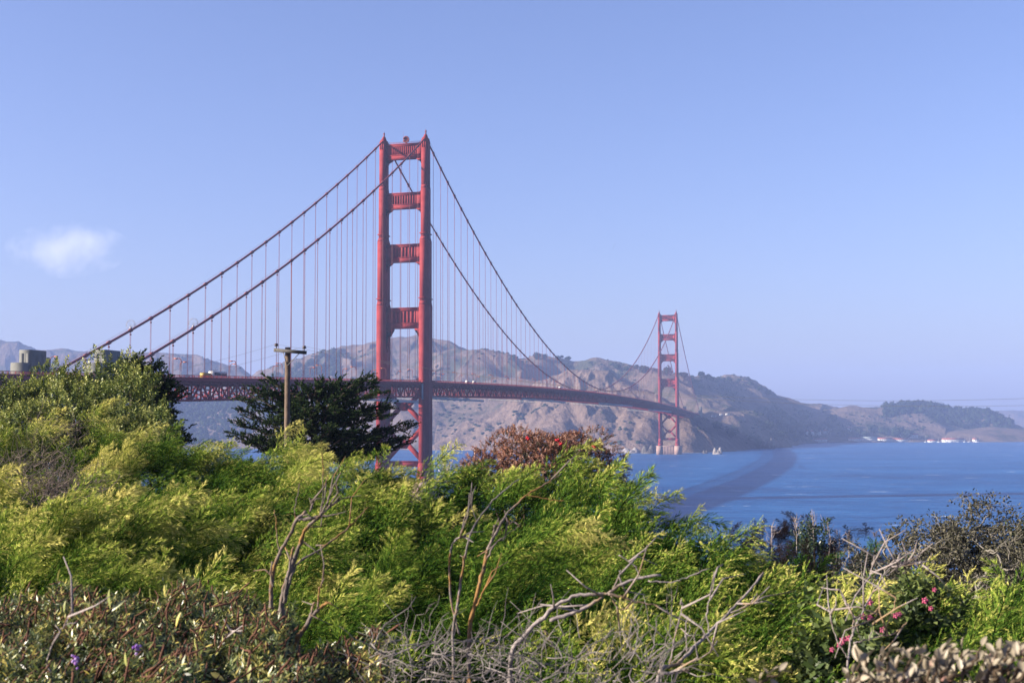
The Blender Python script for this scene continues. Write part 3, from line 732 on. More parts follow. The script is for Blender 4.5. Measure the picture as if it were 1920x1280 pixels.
def surf():
    g = np.random.default_rng(45); mb = MB()
    for u in np.arange(812, 1345, 1.6):
        ds = np.arange(2050, 2600, 3.0); P = np.array([pix(u, 846, d) for d in ds]); H, _ = terrain_height(P[None, :, 0], P[None, :, 1]); k = np.where(H[0] > -.5)[0]
        if len(k) == 0 or g.random() > .55: continue
        p = P[k[0]]; p[2] = .05; th = np.linspace(0, 2*math.pi, 9)[:-1]; a, b_ = g.uniform(2, 6), g.uniform(2, 7)
        V = np.array([p-Fh*g.uniform(2, 9)+Rt*a*math.cos(t)*g.uniform(.7, 1.2)+Fh*b_*math.sin(t)*g.uniform(.7, 1.2) for t in th]); V[:, 2] = g.uniform(.04, .12)
        mb.add(np.vstack([V, V.mean(0)]), [[8, 8, q, (q+1) % 8] for q in range(8)])
    tag(obj('surf', mb, WHITE), 'thin white surf line along the foot of the cliffs', 'surf', kind='stuff')
surf()
# houses and sheds of the old fort
def gable_house(u, v, d, wpx, dep, wall_h, roof_h, label, roofm, nwin, group, name='house', wallm=None, rot=0.0):
    q = ground_hit(u, v)
    if q is not None: d = q[0]
    p = pix(u, v, d); L = wpx/FPX*d; z = p[2]
    t = thing(name, label, 'building', p, group); ang = YAW+rot
    ca, sa = math.cos(ang), math.sin(ang)
    def W(v3):
        v3 = np.asarray(v3, float).reshape(-1, 3); return np.stack([p[0]+v3[:, 0]*ca-v3[:, 1]*sa, p[1]+v3[:, 0]*sa+v3[:, 1]*ca, z+v3[:, 2]], 1)
    mb = MB(); mb.box((0, 0, wall_h/2-1.5), (L/2, dep/2, wall_h/2+1.5)); mb.V = [W(x) for x in mb.V]; obj('wall', mb, wallm or WHITE, t)
    mb = MB(); e = .5
    mb.prism([(-dep/2-e, wall_h-.1), (0, wall_h+roof_h), (dep/2+e, wall_h-.1)], 0, -L/2-e, L/2+e); mb.V = [W(x) for x in mb.V]
    obj('roof', mb, roofm, t)
    for x in np.linspace(-L/2, L/2, nwin+2)[1:-1]:
        mb = MB(); mb.box((x, -dep/2-.03, wall_h*.5), (.7, .06, 1.0)); mb.V = [W(q) for q in mb.V]; obj('window', mb, GLASS, t)
GB = 'buildings of the old fort on the far shore'
for a in [
    (1510, 814, 3160, 9, 9, 7, 4, 'small white house highest on the slope at the left edge of the fort', ROOF, 2, .3),
    (1522, 815, 3170, 12, 10, 8, 5, 'white gabled house left in the pair above the shore', ROOF, 2, 1.2),
    (1533, 814, 3175, 10, 10, 7, 5, 'white house with red roof right in the gabled pair', ROOF, 2, .2),
    (1549, 813, 3180, 14, 11, 8, 5, 'lone white gabled house left of the large round tree', ROOF, 3, 1.0),
    (1593, 808, 3290, 8, 9, 8, 4, 'small white house among dark trees behind the sheds', ROOF, 2, .8),
    (1509, 803, 3130, 8, 9, 8, 4, 'white house alone among trees above the gabled pair', ROOF, 2, .5),
    (1532, 827, 3180, 36, 12, 4.5, 3, 'long low white shed with dull red roof by the pier', ROOF, 6, .0),
    (1603, 826, 3230, 22, 12, 5, 3, 'white shed with red roof at the left end of the long row', ROOF, 5, .0),
    (1630, 826, 3235, 28, 13, 6, 4, 'long shed with grey-green roof in the middle of the row', ROOFG, 7, .0),
    (1659, 826, 3235, 26, 12, 5, 3, 'white shed with bright red roof right of the grey-roofed one', ROOF, 6, .0),
    (1690, 827, 3230, 32, 12, 5, 3, 'long white shed right of the bright red roof', ROOF, 8, .0),
    (1705, 820, 3290, 30, 14, 7, 4, 'tall red-roofed hall standing behind the white sheds', ROOF, 6, .0),
    (1750, 829, 3200, 20, 11, 4.5, 3, 'small white shed with red roof left of the marina masts', ROOF, 4, .0),
    (1788, 828, 3215, 42, 13, 6, 3.5, 'long red-roofed shed behind the marina masts', ROOF, 9, .0),
    (1829, 827, 3260, 10, 10, 5, 3, 'small white hut right of the marina', ROOF, 2, .0)]:
    gable_house(*a[:10], GB, 'house' if a[3] < 15 else 'shed', rot=a[10])
for k, (u, v, L, lb) in enumerate([(1338, 769.5, 9, 'pale parked coach at the left of the hillside vista point'), (1352, 769.5, 7, 'white parked coach in the middle of the hillside vista point'), (1364, 769.5, 8, 'white parked coach at the right of the hillside vista point')]):
    p = pix(u, v, 2470); p[2] = hz(p[0], p[1])+.4; t = thing('coach', lb, 'bus', p, 'coaches parked at the vista point')
    mb = MB(); mb.box(p+[0, 0, 2], (L/2, 1.3, 1.6), YAW); mb.box(p+[0, 0, 3.7], (L/2-.4, 1.1, .12), YAW); obj('body', mb, WHITE, t)
    mb = MB(); mb.box(p+[0, 0, 2.4]-Fh*1.3, (L/2-.6, .05, .5), YAW); obj('window', mb, GLASS, t)
    for s in (-1, 1):
        mb = MB(); c = p+Rt*s*L*.3+[0, 0, .45]; mb.tube([c-Fh*1.35, c+Fh*1.35], .5, 8); obj('wheel', mb, DARK, t)
# pier
p = pix(1558, 831, 3150); p[2] = 0; t = thing('jetty', 'low grey jetty running out from the shore below the white houses', 'jetty', p)
mb = MB(); mb.box(p+[0, 0, 2.6], (52, 5, .5), YAW-.1); obj('deck', mb, CONC, t)
mb = MB()
for q in np.linspace(-48, 48, 13):
    for s in (-3.5, 3.5): c = p+Rt*q*math.cos(.1)+Fh*(s-q*math.sin(.1)); mb.tube([c+[0, 0, -2], c+[0, 0, 2.4]], .4, 6)
obj('pile', mb, DARK, t)
SAIL_L = ['tallest masted sailboat at the left of the marina', 'white sailboat second in the marina row', 'white sailboat with short mast third in the marina row', 'sailboat in the middle of the marina row in front of the long shed', 'sailboat just right of the middle of the marina row', 'sailboat near the right end of the long shed', 'sailboat beyond the right end of the long shed', 'tall masted sailboat at the right of the marina', 'rightmost white sailboat in the marina']
for k, u in enumerate([1736, 1748, 1760, 1773, 1784, 1797, 1809, 1818, 1832]):
    g = np.random.default_rng(k); p = pix(u, 834, 3150); p[2] = 0; a = YAW+g.uniform(-.6, .6); ca, sa = math.cos(a), math.sin(a)
    t = thing('sailboat', SAIL_L[k], 'sailboat', p, 'sailboats moored in the marina'); L = g.uniform(4, 6); H = (17 if k in (0, 7) else g.uniform(10, 14))
    pr = np.array([(-L, 0, 1.3), (-L*.9, 1.2, 1.2), (0, 1.6, 1.1), (L*.6, 1.1, 1.3), (L*1.1, 0, 1.6), (L*.6, -1.1, 1.3), (0, -1.6, 1.1), (-L*.9, -1.2, 1.2)])
    lo = pr*[.85, .6, 0]+[0, 0, -.4]; n = 8
    V = np.vstack([pr, lo, [[0, 0, 1.35]]]); F = [[i, (i+1) % n, n+(i+1) % n, n+i] for i in range(n)]+[[16, 16, (i+1) % n, i] for i in range(n)]
    V = np.stack([p[0]+V[:, 0]*ca-V[:, 1]*sa, p[1]+V[:, 0]*sa+V[:, 1]*ca, V[:, 2]], 1)
    mb = MB(); mb.add(V, F); mb.box((p[0], p[1], 1.7), (1.6, .8, .5), a); obj('hull', mb, WHITE, t)
    mb = MB(); mb.tube([[p[0], p[1], 1.2], [p[0], p[1], H]], [.16, .10], 5); mb.beams([[p[0]-2.5*ca, p[1]-2.5*sa, 2.9]], [[p[0], p[1], 2.9]], .22, .22); obj('mast', mb, WHITE, t)
def sea_rock(u, v, d, wpx, h, label, mat, seed):
    p = pix(u, v, d); p[2] = -1; r = wpx/FPX*d/2; t = None; mb = MB()
    g = np.random.default_rng(seed)
    for k, (dx, s, hh) in enumerate([(-.45, .5, .9), (.1, .6, .65), (.55, .45, 1.0), (0, .95, .35)]):
        V, F = ICO[3]; c = p+Rt*dx*r; q = V*[s*r, s*r*.8, hh*h]
        q = q*(1+.28*fbm(V[:, 0]*2+k, V[:, 1]*2+V[:, 2]*1.7, 4, s=seed+k, ridged=True))[:, None]
        mb.add(q+c, F)
    return tag(obj('sea_rock', mb, mat, base=p), label, 'rock')
PALE_ROCK = solid('pale_rock', (0.1373, 0.1186, 0.1061), (0.2621, 0.2371, 0.2184), .25, .9, .5, 1.2)
DARK_ROCK = solid('dark_rock', (0.0437, 0.0406, 0.0374), (0.0998, 0.0874, 0.0749), .2, .9, .5, 1.0)
MID_ROCK = solid('whitened_rock', (0.0998, 0.0874, 0.0811), (0.2870, 0.2621, 0.2496), .15, .9, .5, 1.0)
sea_rock(1345, 849, 2010, 18, 11, 'pale twin-peaked rock standing in the water right of the far tower', PALE_ROCK, 3)
sea_rock(1322, 846, 2060, 10, 6, 'small brown rock at the waterline left of the pale twin rock', DARK_ROCK, 4)
sea_rock(1439, 840, 2420, 27, 19, 'dark domed rock off the shaded headland', DARK_ROCK, 5)
sea_rock(1182, 848, 2110, 34, 9, 'whitened rock buttress at the cliff foot left of the far tower', MID_ROCK, 6)
sea_rock(1215, 849, 2060, 26, 13, 'dark broken rock between the whitened buttress and the far tower', DARK_ROCK, 7)

# ------------------------------------------------------------------ cloud
def cloud():
    c = pix(125, 468, 6000); t = None; mb = MB()
    V, F = ICO[3]; mb.add(V*[330, 190, 140]+c, F)
    m, nt, out = new_mat('cloud_vapour')
    pv = nt.nodes.new('ShaderNodeVolumePrincipled'); pv.inputs['Color'].default_value = (1, 1, 1, 1); pv.inputs['Anisotropy'].default_value = .2
    tc = nt.nodes.new('ShaderNodeTexCoord'); 
    ln = nt.nodes.new('ShaderNodeVectorMath'); ln.operation = 'LENGTH'
    dv = nt.nodes.new('ShaderNodeVectorMath'); dv.operation = 'DIVIDE'; dv.inputs[1].default_value = (330, 190, 140)
    nt.links.new(tc.outputs['Object'], dv.inputs[0]); nt.links.new(dv.outputs[0], ln.inputs[0])
    n = noise(nt, .0085, 7, .62, tc.outputs['Object'], .3)
    a = nt.nodes.new('ShaderNodeMath'); a.operation = 'SUBTRACT'; nt.links.new(n.outputs[0], a.inputs[0])
    f = nt.nodes.new('ShaderNodeMath'); f.operation = 'MULTIPLY'; f.inputs[1].default_value = .38; nt.links.new(ln.outputs['Value'], f.inputs[0]); nt.links.new(f.outputs[0], a.inputs[1])
    mr = nt.nodes.new('ShaderNodeMapRange'); mr.inputs['From Min'].default_value = .16; mr.inputs['From Max'].default_value = .50; mr.inputs['To Max'].default_value = .0017
    nt.links.new(a.outputs[0], mr.inputs['Value']); nt.links.new(mr.outputs[0], pv.inputs['Density']); nt.links.new(pv.outputs[0], out.inputs['Volume'])
    o = obj('cloud', mb, m, base=c); tag(o, 'small soft white cloud hanging alone in the blue sky at left', 'cloud')
cloud()

# ------------------------------------------------------------------ gulls
def gull(u, v, d, span, label, bank=.3):
    p = pix(u, v, d); t = thing('gull', label, 'bird', p, 'gulls in the air'); mb = MB(); s = span/2
    mb.blob(p, (s*.16, s*.4, s*.14), 2, .05, 2); mb.tube([p+Fh*s*.3, p+Fh*s*.6], [s*.1, s*.02], 6); obj('body', mb, DARK, t)
    for q in (-1, 1):
        mb = MB(); a = p+[0, 0, s*.05]
        pts = [a, a+q*Rt*s*.45+[0, 0, s*(.28+q*bank)], a+q*Rt*s+[0, 0, s*(.12+q*bank*1.6)]]
        V = []
        for k, x in enumerate(pts):
            wd = s*(.2, .17, .02)[k]; V += [x+Fh*wd, x-Fh*wd, x-Fh*wd-[0, 0, s*.03], x+Fh*wd-[0, 0, s*.03]]
        F = []
        for k in (0, 4): F += [[k+j, k+(j+1) % 4, k+4+(j+1) % 4, k+4+j] for j in range(4)]
        mb.add(V, F+[[8, 9, 10, 11]]); obj('wing', mb, DARK, t)
gull(1151, 463, 300, 1.0, 'small dark gull alone high in the open sky right of the bridge', 1.2)
gull(450, 690, 260, .9, 'tiny gull beside the lamp posts above the yellow truck', .2)
gull(603, 660, 300, 1.1, 'tiny gull in front of the hangers right of the utility pole', .5)

# ------------------------------------------------------------------ utility pole and wires
pt = pix(539.5, 651, 55); pb = pt.copy(); pb[2] = 40.0
t = thing('utility_pole', 'weathered wooden utility pole with one crossarm standing before the dark cypress', 'utility pole', pb)
mb = MB(); mb.tube([pb, (pb+pt)/2, pt], [.145, .13, .115], 12); mb.V[0] = mb.V[0]
for z in (.9, 1.7, 2.6, 3.3):
    mb.tube([pt-[0, 0, z]-Fh*.12, pt-[0, 0, z]-Fh*.22], .015, 5)
obj('post', mb, WOODP, t)
ca, cb = pix(514, 656, 54.85), pix(574.5, 661, 54.6)
mb = MB(); mb.beams([ca], [cb], .10, .15); obj('crossarm', mb, WOODX, t)
for q in (.28, .78):
    mb = MB(); x = ca+(cb-ca)*q; x = x-[0, 0, .06]; mb.beams([x-Fh*.02], [pt-[0, 0, .82]-Fh*.1], .03, .025); obj('brace', mb, WIRE, t)
ends = []
for q in (.065, .935):
    x = ca+(cb-ca)*q; mb = MB(); mb.tube([x+[0, 0, .07], x+[0, 0, .17]], .02, 6); obj('pin', mb, WIRE, t)
    mb = MB(); prof = [(.17, .05), (.19, .09), (.21, .10), (.23, .07), (.25, .06), (.265, .085), (.285, .07), (.30, .03)]
    mb.tube([x+[0, 0, a] for a, _ in prof], [b for _, b in prof], 10); obj('insulator', mb, CERAM, t); ends.append(x+np.array([0, 0, .27]))
def wire(a, b, sag, label):
    s = np.linspace(0, 1, 60)[:, None]; P = a+(b-a)*s; P[:, 2] -= 4*sag*(s*(1-s))[:, 0]
    mb = MB(); mb.tube(P, .0045, 4, cap=False); tag(obj('power_line', mb, WIRE, base=a), label, 'wire', 'power lines from the utility pole')
wire(ends[0], pix(2330, 722, 46), 1.35, 'upper thin power line running right from the pole over the far shore')
wire(ends[1], pix(2330, 741, 45), 1.25, 'lower thin power line running right from the pole over the far shore')
wire(ends[0], pix(-260, 690, 50), 1.1, 'upper thin power line sagging left from the pole toward the bush')
wire(ends[1], pix(-260, 706, 49), 1.1, 'lower thin power line sagging left from the pole toward the bush')

# ------------------------------------------------------------------ the near hillside
EYE = CAMP[2]
def ng(lat, d):
    lat = np.asarray(lat, float); d = np.asarray(d, float)
    k = 1/(1+np.exp(-(lat-3)/1.6)); d0 = 36*(1-k)+17*k; sl = .11*(1-k)+.30*k
    z = -2.55*(1-k)-2.0*k-.012*np.clip(d-8, 0, None)-sl*np.logaddexp(0, (d-d0)/3)*3-.45*np.clip(d-75, 0, None)
    z = z+.12*np.sin(lat*1.3+d*.7)+.1*np.sin(lat*.6-d*1.1)
    return np.maximum(EYE+z, -5)
def build_ground():
    us = np.linspace(-1500, 3420, 150); ds = np.concatenate([[-6, -2, 1.0], np.geomspace(2, 420, 110)])
    V = []
    for d in ds:
        lat = (us-960)/FPX*max(d, 6)
        P = CAMP*np.array([1, 1, 0])+Rt*lat[:, None]+Fh*d; P[:, 2] = ng(lat, max(d, 2)); V.append(P)
    V = np.vstack(V); nc = len(us); i = np.arange(len(ds)-1)[:, None]*nc; j = np.arange(nc-1)[None]
    mb = MB(); mb.add(V, np.stack([i+j, i+j+1, i+nc+j+1, i+nc+j], -1).reshape(-1, 4))
    structure(obj('hillside', mb, solid('leaf_litter_soil', (.035, .028, .018), (.085, .065, .04), 3.0, .95, .5, 9), smooth=True))
build_ground()
WIND = Rt*.93+Fh*.30; WIND = WIND/np.linalg.norm(WIND); UP = np.array([0, 0, 1.])
def unit(v): return v/np.maximum(np.linalg.norm(v, axis=-1, keepdims=True), 1e-9)
def leaves(P, T, N, L, W_):
    "rhombic leaves: base P, direction T, face normal N"
    T = unit(T); S = unit(np.cross(N, T)); m = P+T*(L*.45)[:, None]
    return np.stack([P, m+S*W_[:, None], P+T*L[:, None], m-S*W_[:, None]], 1)
def template(g, nb, nl, bend, blen, llen, lwid, lean=.55, thick=True):
    "a feathery shoot of length 1: stem along z bending to +x, side twigs set with short leaves"
    V = []; A = []
    ax = lambda t: np.stack([bend*t**2*.75, .03*np.sin(5*t), t*(1-.28*bend*t)], -1)
    for b in range(nb):
        t0 = .08+.90*(b/(nb-1))**.95; p = ax(np.array(t0)); tn = unit(ax(np.array(t0+.02))-p)
        az = 2.4*b+g.uniform(-.4, .4); side = np.array([math.cos(az), math.sin(az), 0]); side = side-tn*(side@tn); side = unit(side)
        L = (blen*(1-t0)**.8+.10)*g.uniform(.75, 1.2)
        d0 = unit(side*.8+tn*lean+np.array([.35, 0, 0]))
        s = (np.arange(nl)+.6)/nl
        P = p+d0*(s*L)[:, None]+np.array([.30, 0, -.10])*((s*L)**2)[:, None]/max(blen, .1)
        dirs = unit(d0+np.array([.5, 0, -.15])*s[:, None])
        for q in range(2):
            sd = unit(np.cross(dirs, g.normal(size=(nl, 3))))
            T = unit(dirs*.85+sd*.42); N = unit(np.cross(T, g.normal(size=(nl, 3))))
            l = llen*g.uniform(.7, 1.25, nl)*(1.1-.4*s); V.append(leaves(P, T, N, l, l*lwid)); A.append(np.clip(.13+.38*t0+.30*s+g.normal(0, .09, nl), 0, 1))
    s = np.linspace(0, 1, 14); P = ax(s)
    T = np.stack([np.gradient(P[:, k]) for k in range(3)], 1)
    V.append(leaves(P, unit(T)+.8*g.normal(size=P.shape)*.5, g.normal(size=P.shape), np.full(14, llen), np.full(14, llen*lwid))); A.append(.5+.4*s)
    if thick:                                  # slim stem as crossed slivers
        for q in range(2):
            o = np.array([0, .008, 0]) if q else np.array([.008, 0, 0]); P = ax(np.linspace(0, .95, 6))
            for k in range(5): V.append(np.stack([P[k]-o, P[k]+o, P[k+1]+o*.7, P[k+1]-o*.7])[None]); A.append(np.array([.05]))
    return np.concatenate(V).reshape(-1, 4, 3), np.concatenate(A)
def scatter(mb, temps, P, Z, X, S, dv, g):
    n = len(P); which = g.integers(0, len(temps), n); Z = unit(Z); Y = unit(np.cross(Z, X)); X = np.cross(Y, Z)
    for k, (V, A) in enumerate(temps):
        m = np.where(which == k)[0]
        if not len(m): continue
        M3 = np.stack([X[m], Y[m], Z[m]], 1)*S[m][:, None, None]          # rows are axes
        W = np.einsum('qvi,nij->nqvj', V, M3)+P[m][:, None, None]
        q = W.reshape(-1, 3); mb.add(q, np.arange(len(q)).reshape(-1, 4), np.clip(A[None]+dv[m][:, None], 0, 1).ravel())
gT = np.random.default_rng(11)
FEATHER = [template(gT, 28, 11, b, .33, .095, .052) for b in (.55, .75, .95, .8, .65)]
FEATHER_N = [template(gT, 32, 14, b, .34, .075, .050) for b in (.45, .65, .85, .7)]
SPRIG_N = [template(gT, 17, 15, b, .42, .060, .085, .8) for b in (.25, .4, .55, .35)]
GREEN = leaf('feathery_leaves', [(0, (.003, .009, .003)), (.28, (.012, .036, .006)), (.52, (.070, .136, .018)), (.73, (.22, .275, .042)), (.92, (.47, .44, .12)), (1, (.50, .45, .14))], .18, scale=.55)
STEM = solid('brown_stem', (0.0346, 0.0230, 0.0144), (0.0634, 0.0432, 0.0259), 9, .9)
def dome_points(g, n, c, r, lumps=.2, zmin=-.25, kf=2.6):
    d = g.normal(size=(n*3, 3)); d = unit(d); d = d[d[:, 2] > zmin][:n]
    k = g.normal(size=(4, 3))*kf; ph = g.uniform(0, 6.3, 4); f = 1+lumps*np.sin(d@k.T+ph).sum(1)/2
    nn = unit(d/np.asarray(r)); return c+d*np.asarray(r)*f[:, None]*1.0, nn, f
def ground_pt(u, d):
    lat = (u-960)/FPX*d; p = CAMP*np.array([1, 1, 0])+Rt*lat+Fh*d; p[2] = float(ng(lat, d)); return p
def feather_shrub(u, v, d, rpx, label, seed, temps=None, dens=13, size=(.5, .8), group='feathery shrubs on the slope', dvar=0.0, hh=None, wind=.45):
    g = np.random.default_rng(seed); gp = ground_pt(u, d); top = pix(u, v, d); r = rpx/FPX*d
    temps = temps or (FEATHER if d > 13 else FEATHER_N)
    sz = np.array(size); top[2] -= .36*sz.mean()
    t = thing('feathery_shrub', label, 'shrub', gp, group)
    h = hh or max(.95*r, .9); c = top-np.array([0, 0, h]); rad = np.array([r*.86, r*.86, h])
    n = int(dens*2*math.pi*r*(r+h)/2); mb = MB()
    for frac, nf, sc_ in ((1.0, 1.0, 1.0), (.72, .55, .9)):
        q = 6; k = max(int(n*nf/q), 6); P, N, f = dome_points(g, k, c, rad*frac, .34, kf=3.0)
        Z = unit(N*.55+UP*.55+WIND*wind+g.normal(size=P.shape)*.26); pull = g.normal(0, .10, k)*(frac == 1)
        P = P+N*(pull*r)[:, None]; f = f+pull*1.2
        P, N, f, Z = (np.repeat(a, q, 0) for a in (P, N, f, Z))
        e = g.normal(size=P.shape); e -= Z*(e*Z).sum(1, keepdims=True)*.6
        P = P+e*(.20*sz.mean()/.7); Z = Z+g.normal(size=P.shape)*.16; X = WIND+.35*g.normal(size=P.shape)
        S = g.uniform(*sz, size=len(P))*sc_
        scatter(mb, temps, P-unit(Z)*S[:, None]*.45, Z, X, S, (f-1)*.75+g.normal(0, .08, len(P))-.03+dvar-(.12 if frac < 1 else 0), g)  # inner shell and hollows get darker leaf colour to deepen the shade
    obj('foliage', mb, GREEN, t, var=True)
    mb = MB()
    for q in range(7):
        e = c+np.array([g.uniform(-.6, .6)*r, g.uniform(-.6, .6)*r, h*g.uniform(.2, .7)]); b = gp+np.array([g.uniform(-.15, .15), g.uniform(-.15, .15), -.1])
        mb.tube([b, b*.5+e*.5+g.normal(size=3)*.12, e], [.04, .028, .012], 5)
    obj('stem', mb, STEM, t); return t
FS = [
 # (u, v of the top, metres, radius px, label, dvar)
 (40, 845, 27, 150, 'feathery shrub at the left edge below the big broadleaf bush', .03),
 (185, 805, 27, 120, 'feathery shrub whose tip overlaps the foot of the broadleaf bush', .05),
 (330, 812, 26, 120, 'feathery shrub in front of the gap between broadleaf bush and dark cypress', .05),
 (450, 834, 25, 125, 'feathery shrub just left of the utility pole foot', .05),
 (513, 846, 26, 80, 'small feathery shrub low between the pole foot and the left end of the dark cypress', .0),
 (560, 850, 24, 110, 'feathery shrub hiding the foot of the utility pole', .05),
 (665, 838, 22, 70, 'tall feathery shrub with two arching plumes before the dark cypress', .12),
 (735, 878, 23, 100, 'feathery shrub below the right half of the dark cypress', .0),
 (850, 872, 22, 110, 'feathery shrub between the near tower foot and the red-leaved bush', .0),
 (985, 870, 20, 100, 'feathery shrub in front of the left half of the red-leaved bush', .02),
 (1105, 890, 18, 100, 'feathery shrub in front of the right half of the red-leaved bush', -.05),
 (95, 905, 20, 190, 'broad feathery shrub on the left below the bare twigs', .03),
 (310, 890, 19, 180, 'bright feathery shrub left of centre in the second row down from the skyline', .06),
 (500, 900, 18.5, 150, 'feathery shrub behind the tops of the forked lichen branch', .03),
 (680, 930, 17.5, 150, 'feathery shrub right of the tip of the forked lichen branch', .0),
 (850, 935, 17, 150, 'feathery shrub straight below the near tower', -.03),
 (1010, 915, 15.5, 140, 'feathery shrub behind the tip of the tall lichen branch', -.02),
 (1165, 905, 14.5, 110, 'feathery shrub rising beside the open water right of the red-leaved bush', -.06),
 (1, 975, 15, 240, 'large sunlit feathery shrub at the left edge above the dark hedge', .08),
 (235, 965, 14.5, 230, 'large sunlit feathery shrub left of centre above the dark hedge', .1),
 (440, 990, 13.5, 180, 'feathery shrub directly left of the forked lichen branch', .03),
 (625, 1010, 12.5, 200, 'feathery shrub just right of the forked lichen branch', -.02),
 (800, 1015, 12, 190, 'feathery shrub between the two lichen branches', -.03),
 (985, 1010, 11, 190, 'feathery shrub just right of the tall lichen branch', -.04),
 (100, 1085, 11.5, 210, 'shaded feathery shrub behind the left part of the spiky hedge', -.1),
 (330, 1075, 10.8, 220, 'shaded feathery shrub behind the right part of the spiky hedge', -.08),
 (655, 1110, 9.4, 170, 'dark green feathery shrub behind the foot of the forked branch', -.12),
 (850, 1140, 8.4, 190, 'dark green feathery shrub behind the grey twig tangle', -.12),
]
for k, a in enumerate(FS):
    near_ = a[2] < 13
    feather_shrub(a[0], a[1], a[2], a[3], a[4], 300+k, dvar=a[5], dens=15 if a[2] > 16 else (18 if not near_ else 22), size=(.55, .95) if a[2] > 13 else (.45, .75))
FS2 = [
 (1278, 950, 11.5, 130, 'open ferny shrub with its dark tips against the blue water', -.02),
 (1378, 966, 10.5, 92, 'open ferny shrub with a nodding tip over the water, left of the dark heath', .06),
 (1150, 1040, 10, 190, 'open ferny shrub above the arching grey branch', .0),
 (1325, 1065, 9, 170, 'open ferny shrub above the tip of the slanting grey branch', .06),
 (1480, 1098, 9, 110, 'yellowish ferny shrub below the dark heath mound', .08),
 (1562, 1080, 9.5, 45, 'single upright ferny shoot in front of the dark heath mound', .05),
 (1725, 1085, 9.5, 50, 'upright yellow ferny shoot in front of the grey tangled shrub', .14),
 (1120, 1150, 7.6, 200, 'open ferny shrub behind the upright dead twigs', -.06),
 (1300, 1170, 7.2, 190, 'open ferny shrub left of the foot of the slanting branch', -.02),
 (1470, 1150, 7.0, 170, 'open ferny shrub at the right of the slanting branch, above the pale leaves', .05),
 (1660, 1165, 8.4, 180, 'olive ferny shrub behind the bare twigs with pink flowers', .05),
 (1850, 1165, 7.6, 190, 'olive ferny shrub at the right edge above the pale big leaves', .04),
 (1800, 1168, 9.6, 150, 'dark olive ferny shrub between the pink flowers and the right edge', -.1),
 (1615, 1105, 11.5, 110, 'dull olive ferny shrub between the heath mound and the grey tangled shrub', -.06),
 (1770, 1120, 11, 130, 'dull olive ferny shrub at the foot of the domed grey tangle', -.08),
 (1910, 1120, 11, 120, 'dull olive ferny shrub at the right edge below the leafy grey tangle', -.06),
]
for k, a in enumerate(FS2):
    feather_shrub(a[0], a[1], a[2], a[3], a[4], 400+k, temps=SPRIG_N, dens=34 if a[3] > 60 else 60, size=(.34, .58), group='open ferny shrubs on the right', dvar=a[5], wind=.28)

def ground_cover():
    "low feathery growth and litter between and beyond the shrubs, down the whole slope"
    g = np.random.default_rng(66); n = 2600; mb = MB()
    d = 5.5+42*g.random(n)**1.3; lat = g.uniform(-.62, .62, n)*d+g.uniform(-3, 5, n)
    P = CAMP*np.array([1, 1, 0])+Rt*lat[:, None]+Fh*d[:, None]; P[:, 2] = ng(lat, d)-.05
    keep = fbm(lat/2.5, d/2.5, 3, s=5) > -.25; P = P[keep]; k = len(P)
    Z = UP*.9+WIND*.5+g.normal(size=(k, 3))*.35
    scatter(mb, FEATHER, P, Z, WIND+.4*g.normal(size=(k, 3)), g.uniform(.45, .95, k), g.normal(-.16, .12, k), g)
    tag(obj('ground_cover', mb, GREEN, var=True), 'low feathery growth covering the slope between the shrubs', 'ground cover', kind='stuff')
ground_cover()
# ------------------------------------------------------------------ broadleaf bush at left, cypresses
def sprig(g, n, L, W_, up=.6, spread=1.0):
    t = np.linspace(.1, 1, n); P = np.stack([.05*np.sin(3*t), .05*np.cos(2*t), t], 1)
    az = 2.4*np.arange(n)+g.uniform(-.3, .3, n); el = g.uniform(.1, .9, n)*spread
    T = np.stack([np.cos(az)*np.cos(el), np.sin(az)*np.cos(el), np.sin(el)*up+.35*t], 1); N = unit(np.cross(T, np.cross(T, UP))+.4*g.normal(size=(n, 3)))
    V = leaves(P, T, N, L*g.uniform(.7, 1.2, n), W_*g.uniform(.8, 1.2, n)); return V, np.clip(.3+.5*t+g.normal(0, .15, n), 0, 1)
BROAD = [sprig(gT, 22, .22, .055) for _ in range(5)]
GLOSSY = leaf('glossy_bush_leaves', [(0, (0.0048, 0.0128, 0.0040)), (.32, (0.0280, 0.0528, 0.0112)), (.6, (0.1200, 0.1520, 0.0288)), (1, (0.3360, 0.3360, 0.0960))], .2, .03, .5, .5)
def bush(name, domes, temps, mat, label, cat, dens, size, seed, group=None, lean=.25, upk=.9, shellk=(1.0, .75)):
    g = np.random.default_rng(seed); u0, v0, d0, _ = domes[0][:4]; gp = ground_pt(np.mean([q[0] for q in domes]), d0)
    t = thing(name, label, cat, gp, group); mb = MB(); ms = MB()
    for dm in domes:
        u, v, d, rpx = dm[:4]; r = rpx/FPX*d; h = (dm[4] if len(dm) > 4 else rpx)/FPX*d
        top = pix(u, v, d); c = top-[0, 0, h]; n = int(dens*2*math.pi*r*(r+h)/2)
        for fr, nf in zip(shellk, (1, .6)):
            P, N, f = dome_points(g, int(n*nf), c, np.array([r, r, h])*fr, .22, -.6)
            Z = N*.6+UP*upk+WIND*lean+g.normal(size=P.shape)*.3; S = g.uniform(*size, size=len(P))
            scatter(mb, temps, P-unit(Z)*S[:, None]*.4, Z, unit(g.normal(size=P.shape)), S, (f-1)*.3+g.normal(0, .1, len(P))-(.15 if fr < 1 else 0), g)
        ms.tube([gp*.3+c*.7-[0, 0, h*.9], gp*.2+c*.8+g.normal(size=3)*.1, c+[0, 0, h*.3]], np.array([.10, .07, .02])*min(1, r*.8), 6)
    obj('foliage', mb, mat, t, var=True); obj('stem', ms, STEM, t); return t
